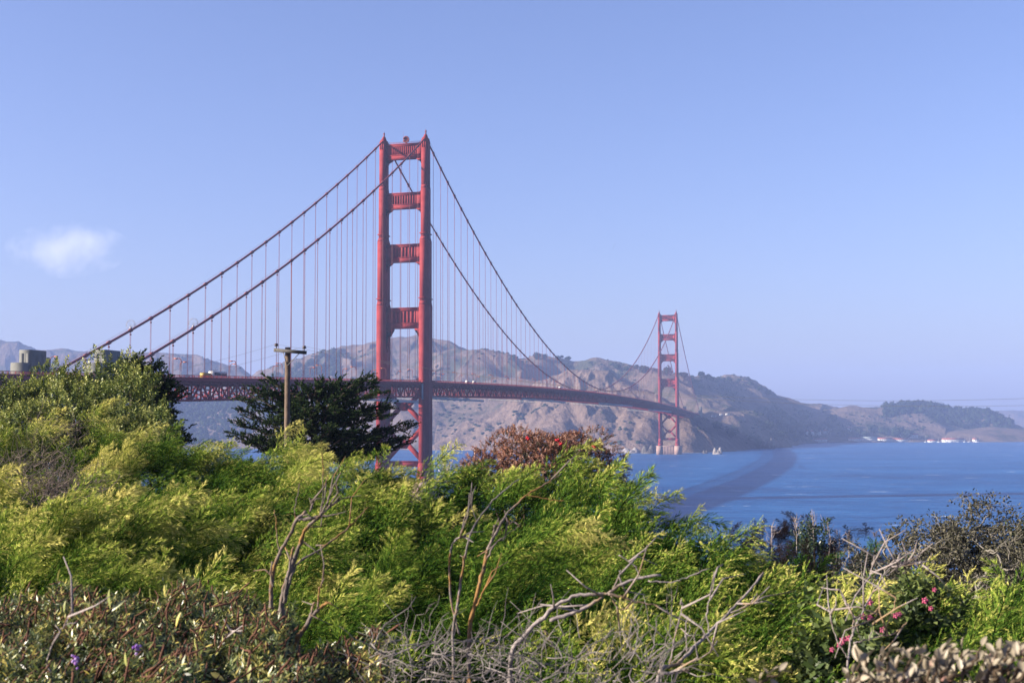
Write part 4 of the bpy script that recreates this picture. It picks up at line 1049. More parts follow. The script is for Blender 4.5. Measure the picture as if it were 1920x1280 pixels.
bush('broadleaf_bush', [(75, 698, 40, 80, 120), (10, 718, 39, 70, 110), (140, 688, 39, 62, 120), (205, 680, 39, 55, 130), (268, 692, 38, 46, 110), (235, 720, 37, 60, 100), (150, 728, 36.5, 65, 90), (60, 760, 36, 80, 80), (300, 765, 36, 40, 70), (250, 770, 35.5, 50, 60), (-60, 740, 39, 80, 110)],
     BROAD, GLOSSY, 'big rounded bush of small glossy leaves at the left edge under the bridge deck', 'bush', 26, (.34, .55), 51)
bush('broadleaf_sapling', [(305, 760, 33, 22, 60)], BROAD, GLOSSY, 'small pale-leaved shoot at the right foot of the big glossy bush', 'bush', 40, (.3, .45), 52)

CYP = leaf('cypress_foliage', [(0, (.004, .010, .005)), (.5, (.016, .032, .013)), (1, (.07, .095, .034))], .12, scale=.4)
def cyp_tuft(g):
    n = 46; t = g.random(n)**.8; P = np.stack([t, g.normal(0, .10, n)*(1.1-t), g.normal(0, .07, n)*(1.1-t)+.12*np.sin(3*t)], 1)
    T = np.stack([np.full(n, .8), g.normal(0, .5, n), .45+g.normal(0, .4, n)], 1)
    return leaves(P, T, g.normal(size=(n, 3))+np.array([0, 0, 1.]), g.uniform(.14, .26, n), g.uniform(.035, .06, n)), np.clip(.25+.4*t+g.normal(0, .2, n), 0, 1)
CTUFT = [cyp_tuft(gT) for _ in range(6)]
def cypress(label, d, base_u, trunk, limbs, seed, dens=6.8, tuft=(.30, .62), group='dark windswept cypresses'):
    "limbs: list of polylines of photo points (u, v, extra metres)"
    g = np.random.default_rng(seed); gp = ground_pt(base_u, d); t = thing('cypress_tree', label, 'cypress', gp, group)
    tp = [gp-[0, 0, .3]]+[pix(u, v, d) for u, v in trunk]; mb = MB(); mb.tube(tp, np.linspace(.32, .10, len(tp)), 8); obj('trunk', mb, BARK, t)
    ml = MB(); mf = MB(); P_, Z_, X_, S_, D_ = [], [], [], [], []
    for pl in limbs:
        Q = np.array([pix(u, v, d+e) for u, v, e in pl]); k = np.linspace(0, len(Q)-1, 9)
        Q = np.stack([np.interp(k, np.arange(len(Q)), Q[:, i]) for i in range(3)], 1)+np.vstack([[0, 0, 0], g.normal(0, .07, (8, 3))])
        L = np.linalg.norm(np.diff(Q, axis=0), axis=1).sum(); ml.tube(Q, np.linspace(.07, .015, 9), 5)
        m = int(L*dens*2.2)
        s = g.random(m)**.75*8; i0 = np.minimum(s.astype(int), 7); fr = (s-i0)[:, None]; p = Q[i0]*(1-fr)+Q[i0+1]*fr; ax = unit(Q[i0+1]-Q[i0])
        wdt = (.20*(1-s/9)+.06)*min(1.3, L*.4)
        off = np.stack([g.normal(0, 1, m), g.normal(0, 1, m), g.normal(0, .30, m)], 1)*wdt[:, None]
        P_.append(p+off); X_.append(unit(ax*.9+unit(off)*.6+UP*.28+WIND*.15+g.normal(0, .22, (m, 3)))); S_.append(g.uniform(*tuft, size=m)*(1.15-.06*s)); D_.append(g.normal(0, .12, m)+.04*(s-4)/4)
    P = np.concatenate(P_); X = np.concatenate(X_); Z = unit(UP+.3*g.normal(size=P.shape)); Z = unit(Z-X*(Z*X).sum(1, keepdims=True))
    scatter(mf, CTUFT, P, Z, X, np.concatenate(S_), np.concatenate(D_), g)
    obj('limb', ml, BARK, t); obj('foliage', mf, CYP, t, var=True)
def fan(base, tips, g, sag=.25, n=1, jit=8):
    out = []
    for (u, v, e) in tips:
        for q in range(n):
            uu, vv = u+g.uniform(-jit, jit)*(q > 0), v+g.uniform(-jit, jit)*(q > 0); b = base(uu, vv)
            mu, mv = (b[0]+uu)/2, (b[1]+vv)/2+sag*abs(uu-b[0])*.3
            out.append([(b[0], b[1], 0), (mu, mv, e*.6+g.uniform(-.4, .4)), (uu, vv, e)])
    return out
g = np.random.default_rng(77)
tips = [(500, 712, .5), (470, 728, 0), (560, 722, 0), (600, 718, -.5), (640, 720, .5), (693, 702, 0), (700, 722, .8), (706, 742, -.5), (690, 765, 0),
        (480, 748, .5), (458, 757, 0), (445, 768, -.4), (430, 812, 0), (438, 790, .6), (455, 822, -.5), (480, 830, 0), (735, 762, 0), (722, 778, -.8), (750, 800, .5), (776, 803, 0), (768, 822, -.5), (740, 828, .5), (715, 840, -.8), (752, 838, 0), (700, 850, .5),
        (520, 752, 1.2), (560, 748, -1.2), (600, 742, 1), (640, 745, -1), (665, 752, 1.2), (540, 775, -1.4), (585, 770, -1.6), (630, 772, -1.5), (670, 780, -1.2), (500, 790, -1), (520, 815, -1.2), (570, 800, -1.8), (620, 800, -1.8), (665, 812, -1.5), (690, 800, -1), (600, 830, -1.5), (560, 840, -1), (650, 840, -1), (510, 835, -.6), (690, 830, -1.4), (640, 860, -1), (600, 860, -.8)]
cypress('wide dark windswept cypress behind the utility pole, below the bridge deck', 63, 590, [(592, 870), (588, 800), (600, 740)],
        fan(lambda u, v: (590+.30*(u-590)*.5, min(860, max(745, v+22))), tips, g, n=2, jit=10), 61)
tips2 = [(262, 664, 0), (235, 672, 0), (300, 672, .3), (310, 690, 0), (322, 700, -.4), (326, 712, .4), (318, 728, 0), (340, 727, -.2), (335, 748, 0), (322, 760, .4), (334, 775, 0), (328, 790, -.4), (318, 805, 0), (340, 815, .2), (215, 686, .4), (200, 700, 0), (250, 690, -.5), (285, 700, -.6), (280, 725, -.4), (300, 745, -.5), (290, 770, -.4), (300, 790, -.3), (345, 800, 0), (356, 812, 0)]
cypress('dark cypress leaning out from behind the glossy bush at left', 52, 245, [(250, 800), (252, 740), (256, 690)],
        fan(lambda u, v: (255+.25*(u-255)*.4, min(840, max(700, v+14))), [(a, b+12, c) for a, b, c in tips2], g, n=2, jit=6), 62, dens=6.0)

# red-leaved bush
REDLEAF = leaf('reddish_leaves', [(0, (.008, .012, .005)), (.25, (.026, .030, .012)), (.48, (.095, .042, .026)), (.72, (.20, .080, .050)), (1, (.30, .17, .11))], .2, .03, .5, .8)
bush('red_leaved_bush', [(1000, 802, 30, 62, 80), (945, 818, 29.5, 60, 70), (1060, 799, 30, 62, 90), (1110, 806, 29.5, 52, 90), (905, 848, 29, 42, 50), (1138, 852, 29, 32, 50), (1025, 818, 28.5, 70, 60)],
     BROAD, REDLEAF, 'round bush with reddish and dark leaves in the middle, before the cliffs', 'bush', 95, (.15, .23), 53, upk=.12, lean=.1)
FLOW_RED = leaf('red_flower', [(0, (.35, .03, .04)), (1, (.5, .05, .06))], .2)
t0 = bpy.data.objects['red_leaved_bush']
for u, v in ((1045, 826), (1114, 838), (990, 822), (1052, 832)):
    mb = MB(); c = pix(u, v, 28.0); gg = np.random.default_rng(int(u))
    for q in range(7): a = q*.9; mb.blob(c+np.array([math.cos(a)*.03, math.sin(a)*.03, gg.uniform(-.02, .04)]), (.03, .03, .02), q, .2, 1)
    obj('flower', mb, FLOW_RED, t0, var=True)
bush('silvery_sapling', [(837, 862, 30, 9, 22)], BROAD, leaf('pale_leaf', [(0, (.2, .17, .14)), (1, (.5, .42, .36))], .2, .05), 'tiny pale-leaved shoot by the foot of the near tower, left of the red-leaved bush', 'shrub', 60, (.2, .3), 54)

# ------------------------------------------------------------------ hedge with brown spikes, bottom left
HEBE = [sprig(gT, 16, .40, .048, .5) for _ in range(5)]
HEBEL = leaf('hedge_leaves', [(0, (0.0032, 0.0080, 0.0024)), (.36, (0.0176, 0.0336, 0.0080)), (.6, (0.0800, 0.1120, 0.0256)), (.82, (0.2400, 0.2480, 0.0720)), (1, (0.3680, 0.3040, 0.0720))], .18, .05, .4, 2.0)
SPIKE = solid('spent_flower_spike', (0.0599, 0.0230, 0.0130), (0.1198, 0.0553, 0.0322), 60, .9, .6, 300)
PURPLE = leaf('purple_flower', [(0, (.20, .06, .35)), (1, (.55, .40, .65))], .3)
def hebe(u0, u1, vt0, label, seed, dtop=7.4, dbot=4.4):
    g = np.random.default_rng(seed); gp = ground_pt((u0+u1)/2, 5.6); t = thing('spiky_hedge_shrub', label, 'hedge shrub', gp, 'low hedge shrubs with brown spikes'); mb = MB(); ms = MB()
    n = 2600; d = g.uniform(dbot, dtop, n); u = g.uniform(u0-20, u1+20, n)
    P = np.array([pix(a, b, c) for a, b, c in zip(u, np.full(n, 800), d)])
    zt = EYE-(.95+.05*np.sin(u/41+d*2)+.04*np.sin(u/17-d*3.1))-(.06 if vt0 is None else vt0+.04)
    P[:, 2] = zt
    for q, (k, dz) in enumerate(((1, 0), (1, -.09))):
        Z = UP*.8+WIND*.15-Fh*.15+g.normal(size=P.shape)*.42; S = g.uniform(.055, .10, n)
        scatter(mb, HEBE, P+[0, 0, dz-.06]+g.normal(0, .03, P.shape), Z, unit(g.normal(size=P.shape)), S, g.normal(0, .2, n)-(.13 if q == 0 else .34), g)  # lower layer coloured darker, painted shade for the pockets between sprigs
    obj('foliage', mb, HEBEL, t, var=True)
    idx = g.choice(n, 430, replace=False)
    for i in idx:
        dr = unit(UP*.75+WIND*.35+g.normal(size=3)*.5); b = P[i]+g.normal(0, .03, 3)+[0, 0, .01]; L = g.uniform(.035, .075); r = g.uniform(.0035, .006)
        ms.tube([b-dr*.04, b, b+dr*L*.5+g.normal(0, .004, 3), b+dr*L], [r*.35, r, r*1.05, r*.35], 6)
    obj('spike', ms, SPIKE, t)['kind'] = 'stuff'
    return t, P, g
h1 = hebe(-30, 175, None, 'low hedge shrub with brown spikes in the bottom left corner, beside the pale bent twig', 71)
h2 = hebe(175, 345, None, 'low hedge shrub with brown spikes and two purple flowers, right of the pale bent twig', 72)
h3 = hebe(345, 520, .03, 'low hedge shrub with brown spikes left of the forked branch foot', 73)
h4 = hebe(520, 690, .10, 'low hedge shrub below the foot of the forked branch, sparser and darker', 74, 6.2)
for u, v in ((258, 1212), (142, 1238), (1160, 1252)):
    if u > 1000: continue
    mb = MB(); c = pix(u, v, 4.75); gg = np.random.default_rng(u)
    for q in range(16):
        mb.blob(c+gg.normal(0, .007, 3)*np.array([1, 1, 1.2]), (.006, .006, .006), q, .2, 1, gg.random())
    obj('flower', mb, PURPLE, h2[0], var=True)
gg = np.random.default_rng(5)
for u, v, L, du, dv_ in ((207, 1140, 50, 0, -1), (210, 1145, 45, .8, -.6), (38, 1105, 40, .1, -1), (108, 1090, 34, .25, -1), (120, 1148, 32, .2, -1), (285, 1130, 40, -.1, -1), (330, 1175, 42, .4, -1), (365, 1195, 38, .3, 1), (235, 1222, 40, .2, 1), (310, 1120, 34, 0, -1), (470, 1245, 40, -.1, 1), (430, 1110, 30, .5, -.5), (395, 1260, 44, .7, .4), (15, 1265, 50, -.2, -1)):
    b = pix(u, v, 4.9); k = 4.9/FPX; T = unit(Rt*du-UP*dv_); N = unit(-Fh*.5-Rt*.6+.5*UP+gg.normal(0, .3, 3)); S = unit(np.cross(N, T)); L_ = L*k*.72
    prof = [(0, .02), (.25, .13), (.55, .17), (.8, .10), (1, .0)]; V = []
    for s, w_ in prof:
        m = b+T*L_*s+N*L_*.12*math.sin(s*2.6); V += [m-S*L_*w_, m-N*L_*w_*.25, m+S*L_*w_]
    F = []
    for q in range(4): F += [[3*q, 3*q+1, 3*q+4, 3*q+3], [3*q+1, 3*q+2, 3*q+5, 3*q+4]]
    mb = MB(); mb.add(V, F, gg.uniform(.75, 1)); obj('young_leaf', mb, HEBEL, (h1 if u < 175 else h3 if u > 345 else h2)[0], var=True)

# ------------------------------------------------------------------ dead branches and twigs
def bark_lichen(name, a, b, lich, amount):
    m, nt, out = new_mat(name); p = nt.nodes.new('ShaderNodeBsdfPrincipled'); p.inputs['Roughness'].default_value = .9; p.inputs['Specular IOR Level'].default_value = .2
    n = noise(nt, 9, 6); r = ramp(nt, [(.3, a), (.7, b)]); nt.links.new(n.outputs[0], r.inputs[0])
    n2 = noise(nt, 3.2, 7, .7); r2 = ramp(nt, [(.62-amount*.3, (0, 0, 0)), (.70-amount*.3, (1, 1, 1))]); nt.links.new(n2.outputs[0], r2.inputs[0])
    mx = nt.nodes.new('ShaderNodeMix'); mx.data_type = 'RGBA'; mx.inputs[7].default_value = (*lich, 1)
    nt.links.new(r2.outputs[0], mx.inputs[0]); nt.links.new(r.outputs[0], mx.inputs[6]); nt.links.new(mx.outputs[2], p.inputs['Base Color'])
    n3 = noise(nt, 45, 5); bp = nt.nodes.new('ShaderNodeBump'); bp.inputs['Strength'].default_value = .9; bp.inputs['Distance'].default_value = .01
    nt.links.new(n3.outputs[0], bp.inputs['Height']); nt.links.new(bp.outputs[0], p.inputs['Normal']); nt.links.new(p.outputs[0], out.inputs[0]); return m
LICHEN = bark_lichen('lichened_bark', (0.0751, 0.0668, 0.0626), (0.1837, 0.1586, 0.1504), (0.1670, 0.0919, 0.0293), .3)
LICHEN2 = bark_lichen('lichened_bark_heavy', (0.0751, 0.0626, 0.0542), (0.1670, 0.1337, 0.1169), (0.1837, 0.1002, 0.0333), .5)
GREYB = bark_lichen('grey_dead_wood', (0.1369, 0.1164, 0.1096), (0.2603, 0.2260, 0.2124), (0.2055, 0.1438, 0.0822), .3)
TWIGM = solid('grey_twig', (0.0864, 0.0749, 0.0691), (0.2074, 0.1843, 0.1728), 12, .9)
def smooth_poly(P, m, g, jit):
    P = np.asarray(P, float); n = len(P)
    s = np.linspace(0, n-1, m); out = np.zeros((m, 3))
    Pm = np.vstack([2*P[0]-P[1], P, 2*P[-1]-P[-2]])
    i = np.minimum(s.astype(int), n-2); f = (s-i)[:, None]
    p0, p1, p2, p3 = Pm[i], Pm[i+1], Pm[i+2], Pm[i+3]
    out = .5*((2*p1)+(p2-p0)*f+(2*p0-5*p1+4*p2-p3)*f**2+(3*p1-p0-3*p2+p3)*f**3)
    out[1:-1] += g.normal(0, jit, (m-2, 3)); return out
def dead_branch(label, mat, limbs, seed, twigs=10, name='dead_branch', group='bare dead branches'):
    "limbs: (list of (u, v), metres, start radius px, end radius px)"
    g = np.random.default_rng(seed); pl0, d0 = limbs[0][0], limbs[0][1]; d0 = d0[0] if isinstance(d0, tuple) else d0; base = pix(*pl0[0], d0); gp = base.copy(); gp[2] = base[2]-.4
    t = thing(name, label, 'branch', gp, group); allp = []
    for q, (pl, d, r0, r1) in enumerate(limbs):
        e = d[1] if isinstance(d, tuple) else d; d = d[0] if isinstance(d, tuple) else d
        P = [pix(u, v, d+(e-d)*k/(len(pl)-1)) for k, (u, v) in enumerate(pl)]
        if q == 0: P = [gp]+P
        m = 5*len(P); S = smooth_poly(P, m, g, .0018); rr = np.linspace(r0, r1, m)*.70*d/FPX*(1+.10*g.normal(size=m)); mb = MB(); mb.tube(S, np.maximum(rr, .0025), 8)
        obj('limb', mb, mat, t, smooth=True); allp.append((S, rr))
    for k in range(twigs):
        S, rr = allp[g.integers(len(allp))]; i = g.integers(len(S)//3, len(S)); d_ = unit(g.normal(size=3)+WIND*.6+UP*.7); L = g.uniform(.06, .28)
        mb = MB(); a = S[i]; b = a+d_*L*.5+g.normal(0, .02, 3); mb.tube([a, b, b+unit(d_+g.normal(0, .4, 3))*L*.5], [.005, .0035, .0018], 5); obj('twig', mb, mat, t)
    return t
dead_branch('forked dead branch with orange lichen at left centre, several stems from one foot', LICHEN2, [
    ([(515, 1205), (508, 1150), (510, 1090), (522, 1040), (540, 1010), (556, 975), (574, 958)], 6.4, 7, 4),
    ([(528, 1200), (527, 1150), (534, 1100), (548, 1060), (562, 1020), (575, 990), (598, 970)], 6.45, 9, 4.5),
    ([(532, 1130), (540, 1080), (548, 1035), (552, 1025)], 6.4, 5, 3), ([(535, 1130), (553, 1062), (600, 1030), (640, 1000), (672, 970), (690, 950)], (6.4, 6.7), 4, 1.2),
    ([(560, 974), (590, 970), (600, 968)], 6.4, 5, 5), ([(600, 966), (612, 945), (624, 915), (640, 885)], 6.4, 3.5, 1.4), ([(598, 968), (615, 952), (640, 928)], 6.4, 3, 1.2), ([(600, 968), (625, 965), (650, 958)], 6.4, 3, 1),
    ([(582, 958), (585, 946), (580, 934)], 6.4, 3, 2.4), ([(600, 960), (604, 940), (606, 890), (604, 850)], 6.5, 1.6, .7), ([(555, 985), (553, 955), (562, 905)], 6.5, 1.6, .8), ([(527, 1040), (520, 1010), (515, 955)], 6.4, 2.4, 1), ([(512, 1100), (508, 1075), (510, 1052)], 6.35, 3, 2.2)], 81, 14)
dead_branch('short lichened stub with one upright twig, right of the forked branch foot', LICHEN2, [
    ([(556, 1212), (570, 1180), (585, 1155), (600, 1140), (615, 1128)], 6.2, 8, 4), ([(597, 1142), (597, 1115), (602, 1095), (608, 1083)], 6.2, 3, 1.6), ([(580, 1158), (585, 1140), (590, 1128)], 6.2, 3.5, 2)], 82, 4)
dead_branch('tall lichened branch reaching right toward the red-leaved bush, thick orange stem', LICHEN2, [
    ([(880, 1190), (893, 1120), (905, 1070), (915, 1030), (935, 990), (952, 962), (985, 930), (1020, 908), (1052, 888)], (6.6, 7.0), 6.5, 1.6),
    ([(905, 1065), (925, 1025), (945, 1005), (975, 985)], 6.7, 2.5, 1), ([(893, 1135), (908, 1105), (920, 1080)], 6.5, 2.5, 1.4), ([(990, 928), (1030, 936), (1060, 938)], 6.9, 1.4, .6), ([(920, 1020), (924, 1000), (926, 985)], 6.7, 1.8, .8)], 83, 10)
dead_branch('thinner lichened branch with a side hook, left of the tall orange stem', LICHEN, [
    ([(850, 1185), (858, 1130), (866, 1075), (878, 1015), (895, 975), (925, 938), (950, 915), (974, 897)], (6.5, 6.8), 4.5, 1.4),
    ([(882, 1012), (868, 1006), (855, 1010)], 6.6, 3, 2.4), ([(855, 1010), (845, 1030), (843, 1080), (848, 1140), (862, 1190)], 6.55, 2.8, 3), ([(894, 976), (886, 955), (882, 935)], 6.7, 1.5, .7)], 84, 8)
dead_branch('arching grey branch sweeping up to the right at bottom centre', GREYB, [
    ([(958, 1240), (985, 1190), (1015, 1160), (1050, 1130), (1090, 1114), (1135, 1113), (1165, 1095), (1200, 1083), (1240, 1078)], 5.4, 6.5, 3),
    ([(1030, 1162), (1065, 1152), (1100, 1138), (1130, 1118)], 5.4, 5.5, 4), ([(1140, 1113), (1170, 1120), (1195, 1128), (1235, 1135)], 5.4, 4, 1.6), ([(1150, 1104), (1158, 1085), (1164, 1068)], 5.4, 2.5, 1.2),
    ([(1215, 1088), (1260, 1090), (1290, 1080), (1330, 1065)], 5.5, 2, .8), ([(1145, 1116), (1155, 1135), (1168, 1143), (1180, 1132)], 5.4, 2, 1.2), ([(1200, 1083), (1190, 1060), (1160, 1040)], 5.5, 1.3, .7)], 85, 12)
dead_branch('long straight dead branch slanting up to the right at lower right', GREYB, [
    ([(1232, 1272), (1270, 1245), (1300, 1215), (1330, 1185), (1365, 1150), (1395, 1118), (1432, 1073)], (5.0, 5.6), 6, 3),
    ([(1240, 1262), (1270, 1258), (1292, 1254)], 5.0, 4.5, 3), ([(1330, 1185), (1325, 1150), (1332, 1120), (1342, 1075)], 5.3, 1.8, .7), ([(1370, 1148), (1400, 1135), (1420, 1112)], 5.4, 2.4, 1), ([(1270, 1245), (1300, 1240), (1330, 1222), (1345, 1200)], 5.1, 2, .8), ([(1290, 1225), (1285, 1180), (1290, 1155)], 5.2, 1.6, .7), ([(1255, 1250), (1265, 1200), (1280, 1130)], 5.1, 1.8, .8)], 86, 12)
dead_branch('pale bent twig standing out of the hedge at bottom left', GREYB, [
    ([(96, 1278), (88, 1245), (95, 1215), (108, 1190), (122, 1172), (146, 1167)], 4.7, 2.4, 1.4), ([(122, 1172), (130, 1155), (140, 1148)], 4.7, 1.2, .7)], 87, 3)
dead_branch('crooked grey branch lying in the hedge left of the forked branch', GREYB, [
    ([(505, 1208), (475, 1195), (445, 1185), (432, 1180), (420, 1160)], 5.9, 4.5, 2), ([(470, 1195), (485, 1215), (490, 1225)], 5.9, 2, 1), ([(445, 1185), (425, 1188), (412, 1205)], 5.9, 1.6, .8)], 88, 5)
dead_branch('bare stem with fine upright twigs above the pale leaves at right', GREYB, [
    ([(1589, 1278), (1595, 1202), (1617, 1148), (1652, 1086), (1690, 1040)], (5.6, 6.2), 4, 1.2),
    ([(1592, 1240), (1570, 1200), (1558, 1160), (1560, 1140)], 5.6, 2, .8), ([(1597, 1200), (1600, 1160), (1590, 1130)], 5.7, 2, .8), ([(1600, 1205), (1640, 1195), (1680, 1185), (1700, 1165)], 5.7, 2, .8), ([(1610, 1165), (1585, 1130), (1575, 1105)], 5.8, 1.6, .7), ([(1640, 1105), (1632, 1075), (1640, 1040)], 6, 1.3, .6), ([(1660, 1080), (1690, 1060), (1730, 1052)], 6, 1.3, .6), ([(1655, 1190), (1672, 1150), (1680, 1120)], 5.7, 1.6, .7), ([(1630, 1200), (1640, 1160), (1650, 1130)], 5.7, 1.6, .7)], 89, 34)
def twig_thicket(label, u0, u1, v0, v1, d0, d1, n, seed, L=(.15, .6), r=(.002, .0055), upk=.6, mat=None, cat='twigs', name='dead_twigs', group='tangles of dead twigs', sprout=.5):
    g = np.random.default_rng(seed); gp = ground_pt((u0+u1)/2, d0); t = thing(name, label, cat, gp, group); mb = MB()
    for k in range(n):
        d = g.uniform(d0, d1); p = pix(g.uniform(u0, u1), g.uniform(v0, v1), d); l = g.uniform(*L); dr = unit(g.normal(size=3)*np.array([1, 1, .6])+UP*upk+WIND*.4); rr = g.uniform(*r)
        P = [p]; 
        for q in range(5): dr = unit(dr+g.normal(0, .28, 3)); P.append(P[-1]+dr*l/5)
        mb.tube(P, np.linspace(rr, rr*.35, 6), 5)
        if g.random() < sprout:
            for w_ in range(2): a = P[g.integers(1, 5)]; d2 = unit(dr+g.normal(0, .7, 3)); mb.tube([a, a+d2*l*.2, a+unit(d2+g.normal(0, .3, 3))*l*.4], [rr*.5, rr*.4, rr*.2], 4)
    o = obj('twig', mb, mat or TWIGM, t); o['kind'] = 'stuff'; return t
twig_thicket('dense tangle of pale dead twigs along the bottom centre', 690, 1010, 1205, 1310, 4.8, 5.9, 200, 91, L=(.10, .30), r=(.0012, .0034), upk=.15)
twig_thicket('thinner brownish dead twigs at the bottom between tangle and slanting branch', 990, 1290, 1225, 1330, 4.7, 5.6, 110, 92, L=(.10, .30), r=(.0014, .0034), upk=.6)
twig_thicket('sparse upright dead twigs standing before the dark hollow at bottom centre', 730, 1260, 1190, 1250, 5.2, 6.0, 46, 93, L=(.12, .34), r=(.0016, .003), upk=2.6, sprout=.3)
BROWNTW = solid('brown_twig', (0.0576, 0.0432, 0.0346), (0.1382, 0.1094, 0.0922), 10, .9)
twig_thicket('bare grey-brown twiggy shrub at the left edge below the glossy bush', -30, 120, 850, 905, 19, 22, 130, 94, L=(.3, .7), r=(.003, .007), upk=.9, mat=BROWNTW, cat='shrub', name='bare_shrub', group='bare twiggy shrubs')
twig_thicket('brown dried patch of twigs among the feathery shrubs at left', 40, 190, 905, 950, 16.5, 18, 200, 95, L=(.25, .6), r=(.003, .006), upk=.8, mat=BROWNTW, cat='shrub', name='bare_shrub', group='bare twiggy shrubs')
twig_thicket('bare twigs dangling in front of the glossy bush at left', 60, 150, 790, 830, 33, 34, 60, 96, L=(.4, .9), r=(.006, .011), upk=.7, mat=BROWNTW, cat='shrub', name='bare_shrub', group='bare twiggy shrubs')

# dark heath mound, dead stalks, grey tangled shrub
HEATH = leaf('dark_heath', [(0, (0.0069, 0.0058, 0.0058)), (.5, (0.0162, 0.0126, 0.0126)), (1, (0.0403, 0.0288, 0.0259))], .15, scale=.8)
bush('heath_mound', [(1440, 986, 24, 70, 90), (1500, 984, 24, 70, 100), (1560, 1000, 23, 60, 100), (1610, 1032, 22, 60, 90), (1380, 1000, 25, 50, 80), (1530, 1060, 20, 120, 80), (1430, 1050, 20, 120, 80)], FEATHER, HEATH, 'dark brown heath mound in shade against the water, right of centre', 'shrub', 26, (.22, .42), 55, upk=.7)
bush('dark_green_bush', [(1527, 990, 22.5, 30, 30), (1505, 998, 22.5, 20, 25)], BROAD, leaf('dark_green', [(0, (.012, .025, .012)), (1, (.045, .07, .03))], .15, .05), 'small dark green bush on top of the dark heath mound', 'bush', 40, (.25, .4), 56)
STALK = solid('pale_stalk', (0.1728, 0.1382, 0.1267), (0.2765, 0.2362, 0.2189), 8, .9)
for k, (u, v, vb, lb) in enumerate([(1446, 985, 1020, 'short dead stalk at the left end of the dark heath'), (1492, 972, 1015, 'pale dead stalk left of the small dark green bush'), (1524, 968, 1010, 'tall pale dead stalk straight above the small dark green bush'), (1552, 978, 1020, 'branched dead stalk right of the small dark green bush'), (1574, 1000, 1040, 'thin dead stalk on the falling side of the heath'), (1592, 1000, 1055, 'pale forked dead stalk on the falling side of the heath'), (1640, 998, 1060, 'brown seed-headed stalk alone against the water right of the heath')]):
    g = np.random.default_rng(k); b, e = pix(u+2, vb+25, 22.3), pix(u, v, 22.3); t = thing('dead_stalk', lb, 'dead stalk', b, 'dead stalks on the heath'); mb = MB()
    mb.tube([b, (b+e)/2+g.normal(0, .02, 3), e], [.010, .008, .004], 5)
    for q in range(16):
        a = b+(e-b)*g.uniform(.35, 1); dr = unit(g.normal(size=3)+UP*.8); l = g.uniform(.06, .22); mb.tube([a, a+dr*l*.6, a+unit(dr+UP*.5)*l], [.005, .004, .002], 4)
    obj('stem', mb, STALK if k != 6 else BROWNTW, t)
GREYBARK = solid('grey_shrub_bark', (0.0864, 0.0778, 0.0634), (0.1958, 0.1786, 0.1498), 7, .9, .4, 30)
GLEAF = leaf('grey_green_leaves', [(0, (0.0202, 0.0219, 0.0162)), (.5, (0.0576, 0.0565, 0.0380)), (1, (0.1267, 0.1152, 0.0806))], .2, scale=1.2)
def tangle_shrub(label, bases, d, seed, steps, spread, leafn=5, group='grey windswept tangled shrubs', lmat=GLEAF, name='tangled_shrub', r0=.035, l0=.42):
    g = np.random.default_rng(seed); gp = ground_pt(bases[0][0], d); t = thing(name, label, 'shrub', gp, group); mb = MB(); ml = MB(); tips = []
    def grow(p, dr, l, r, lev):
        P = [p]; n = 4
        for q in range(n): dr = unit(dr+g.normal(0, .34, 3)+UP*.02+WIND*.05); P.append(P[-1]+dr*l/n)
        mb.tube(P, np.linspace(r, r*.72, n+1), 5 if lev < 3 else 4, cap=lev == 0)
        if lev >= steps: tips.append((P[-1], dr)); return
        for q in range(2 if g.random() < .72 else 3):
            nd = unit(dr*.8+g.normal(0, .55, 3)*spread+WIND*.22+UP*.10*(2-lev)); grow(P[-1] if q < 2 else P[2], nd, l*g.uniform(.62, .92), r*.66, lev+1)
        if lev >= 2: tips.append((P[-1], dr))
    for (u, v) in bases:
        p = pix(u, v, d+g.uniform(-.6, .6)); grow(p, unit(UP*.8+WIND*.3+g.normal(0, .4, 3)), l0*g.uniform(.8, 1.2), r0, 0)
    obj('branch', mb, GREYBARK, t)['kind'] = 'stuff'
    n = len(tips)*leafn; Pt = np.repeat(np.array([a for a, _ in tips]), leafn, 0)+g.normal(0, .035, (n, 3)); Dt = np.repeat(np.array([b for _, b in tips]), leafn, 0)
    V = leaves(Pt, unit(Dt+g.normal(0, .8, (n, 3))), g.normal(size=(n, 3)), g.uniform(.03, .06, n), g.uniform(.009, .016, n)); ml.add(V.reshape(-1, 3), np.arange(4*n).reshape(n, 4), g.random(n))
    obj('foliage', ml, lmat, t, var=True)
tangle_shrub('grey tangled windswept shrub at right against the water, domed crown', [(1690, 1125), (1720, 1120), (1745, 1125), (1770, 1115), (1800, 1110), (1830, 1105), (1705, 1122), (1760, 1118), (1785, 1112), (1815, 1108)], 17.5, 201, 6, .9, 9)
tangle_shrub('grey tangled shrub running off the right edge, lower and leafier', [(1800, 1145), (1840, 1150), (1875, 1140), (1905, 1145), (1940, 1130)], 15.5, 202, 6, .9, 8)
tangle_shrub('bare low grey shrub left of the domed tangled one', [(1620, 1125), (1640, 1130), (1655, 1120), (1680, 1130)], 16.5, 203, 6, 1.0, 3, l0=.26, r0=.02)
bush('dark_green_bush', [(1925, 1005, 26, 42, 50)], BROAD, CYP, 'dark green bush cut by the right edge above the tangled shrub', 'bush', 40, (.3, .45), 57)

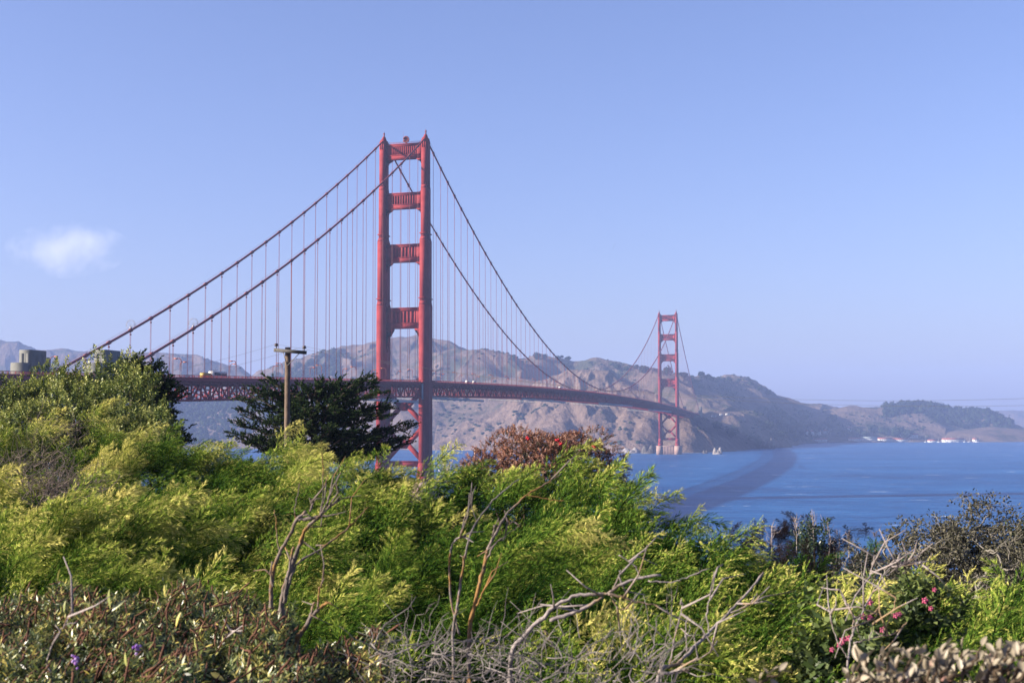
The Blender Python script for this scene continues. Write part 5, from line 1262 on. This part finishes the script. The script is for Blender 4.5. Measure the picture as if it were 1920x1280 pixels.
# flowering shrub and pale big leaves
SMALL = [sprig(gT, 18, .30, .09, .5) for _ in range(5)]
SHINY = leaf('small_shiny_leaves', [(0, (.006, .014, .004)), (.5, (.035, .058, .016)), (1, (.12, .15, .045))], .22, .02, .5, 2.5)
PINK = leaf('pink_flower', [(0, (.50, .05, .16)), (1, (.62, .20, .28))], .35)
fs = bush('pink_flowering_shrub', [(1545, 1120, 8.8, 70, 70), (1620, 1150, 8.2, 90, 80), (1690, 1105, 9.5, 75, 60), (1560, 1200, 6.8, 80, 70)], SMALL, SHINY, 'small-leaved shrub with scattered pink flowers at lower right', 'shrub', 150, (.14, .22), 58)
for k, (u, v) in enumerate([(1580, 1200), (1591, 1196), (1574, 1208), (1560, 1217), (1631, 1128), (1617, 1155), (1631, 1157), (1679, 1153), (1686, 1151), (1655, 1180), (1734, 1125), (1752, 1105), (1745, 1140)]):
    mb = MB(); gg = np.random.default_rng(k); c = pix(u, v, 6.35 if u < 1610 else 7.2); r = .011+.006*gg.random()
    for q in range(5):
        a = q*1.257; dr = Rt*math.cos(a)+UP*math.sin(a); V = leaves((c[None]), (dr-Fh*.35)[None], (-Fh)[None], np.array([r*1.5]), np.array([r*.55]))[0]
        mb.add(np.vstack([V, V+Fh*.0015]), BOXF, .3+.5*gg.random())
    mb.blob(c, (r*.5,)*3, k, .1, 1, 1); obj('flower', mb, PINK, fs, var=True)
PALE = leaf('pale_felted_leaves', [(0, (0.0922, 0.0749, 0.0518)), (.5, (0.1958, 0.1670, 0.1152)), (.85, (0.2765, 0.2362, 0.1728)), (1, (0.2304, 0.1267, 0.0979))], .2, .04, .5, 3)
def big_leaf(mb, b, T, N, L, W_, a):
    T = unit(T); N = unit(N-T*(N@T)); S = np.cross(N, T); V = []
    prof = [(0, .04), (.15, .55), (.38, 1), (.62, .95), (.85, .5), (1, .0)]
    for s, w_ in prof:
        m = b+T*L*s-N*L*.16*s*s
        for x in (-1, -.5, 0, .5, 1): V.append(m+S*W_*w_*x+N*W_*.38*abs(x)**1.4*w_)
    F = []
    for q in range(5):
        for x in range(4): F.append([5*q+x, 5*q+x+1, 5*q+5+x+1, 5*q+5+x])
    mb.add(V, F, a)
def pale_shrub(label, stems, d, seed, group='pale-leaved shrubs in the bottom right corner'):
    g = np.random.default_rng(seed); gp = ground_pt(stems[0][0][0], d); t = thing('pale_leaved_shrub', label, 'shrub', gp, group); ms = MB(); ml = MB()
    for pl in stems:
        dd = d+g.uniform(-.25, .25); P = smooth_poly([pix(u, v, dd) for u, v in pl], 12, g, .004); ms.tube(P, np.linspace(.006, .0028, 12), 6)
        L = np.linalg.norm(P[-1]-P[0]); n = int(L/.016)
        for k in range(n):
            s = g.uniform(1.5, 11); i = int(s); b = P[i]+(P[min(i+1, 11)]-P[i])*(s-i); ax = unit(P[min(i+1, 11)]-P[i])
            T = unit(ax*.7+g.normal(0, .75, 3)+UP*.35); N = unit(UP*.8-Rt*.4+g.normal(0, .5, 3)-Fh*.3)
            l = g.uniform(.018, .042); big_leaf(ml, b+T*.008, T, N, l, l*g.uniform(.20, .28), np.clip(g.normal(.5, .22), 0, 1))
        for k in range(2): big_leaf(ml, P[-1], unit(ax+g.normal(0, .4, 3)), unit(UP*.7-Rt*.4+g.normal(0, .4, 3)), .032, .008, .6)
    obj('stem', ms, STEM, t); obj('leaf', ml, PALE, t, var=True)['kind'] = 'stuff'
g = np.random.default_rng(9)
st = []
for k in range(56):
    u = g.uniform(1600, 1960); v1 = 1240-(u-1600)*.11+g.uniform(-12, 60); st.append([(u-g.uniform(20, 70), v1+g.uniform(60, 120)), (u-g.uniform(0, 30), v1+40), (u, v1)])
pale_shrub('shrub of large pale felted leaves filling the bottom right corner', st, 3.3, 301)
pale_shrub('low pale-leaved shoots left of the big pale shrub, along the bottom edge', [[(1550, 1330), (1580, 1290), (1600, 1262)], [(1570, 1320), (1610, 1285), (1650, 1248)], [(1500, 1350), (1560, 1300), (1590, 1285)]], 3.3, 302)
pale_shrub('single pale-leaved sprig with four leaves at the bottom edge, left of the others', [[(1400, 1320), (1430, 1285), (1462, 1258)]], 3.4, 303)

# ------------------------------------------------------------------ haze
def haze():
    mb = MB(); V = []
    for z in (-12.0, 420.0):
        for a, b in ((-5150, -260), (5150, -260), (5150, 8950), (-5150, 8950)): V.append(loc(a, b, z))
    mb.add(V, BOXF)
    m, nt, out = new_mat('haze_air')
    pv = nt.nodes.new('ShaderNodeVolumePrincipled'); pv.inputs['Density'].default_value = HAZE_DENSITY; pv.inputs['Color'].default_value = (*HAZE_COLOR, 1)
    pv.inputs['Anisotropy'].default_value = 0.0
    nt.links.new(pv.outputs[0], out.inputs['Volume'])
    o = obj('haze', mb, m); o['kind'] = 'stuff'
haze()
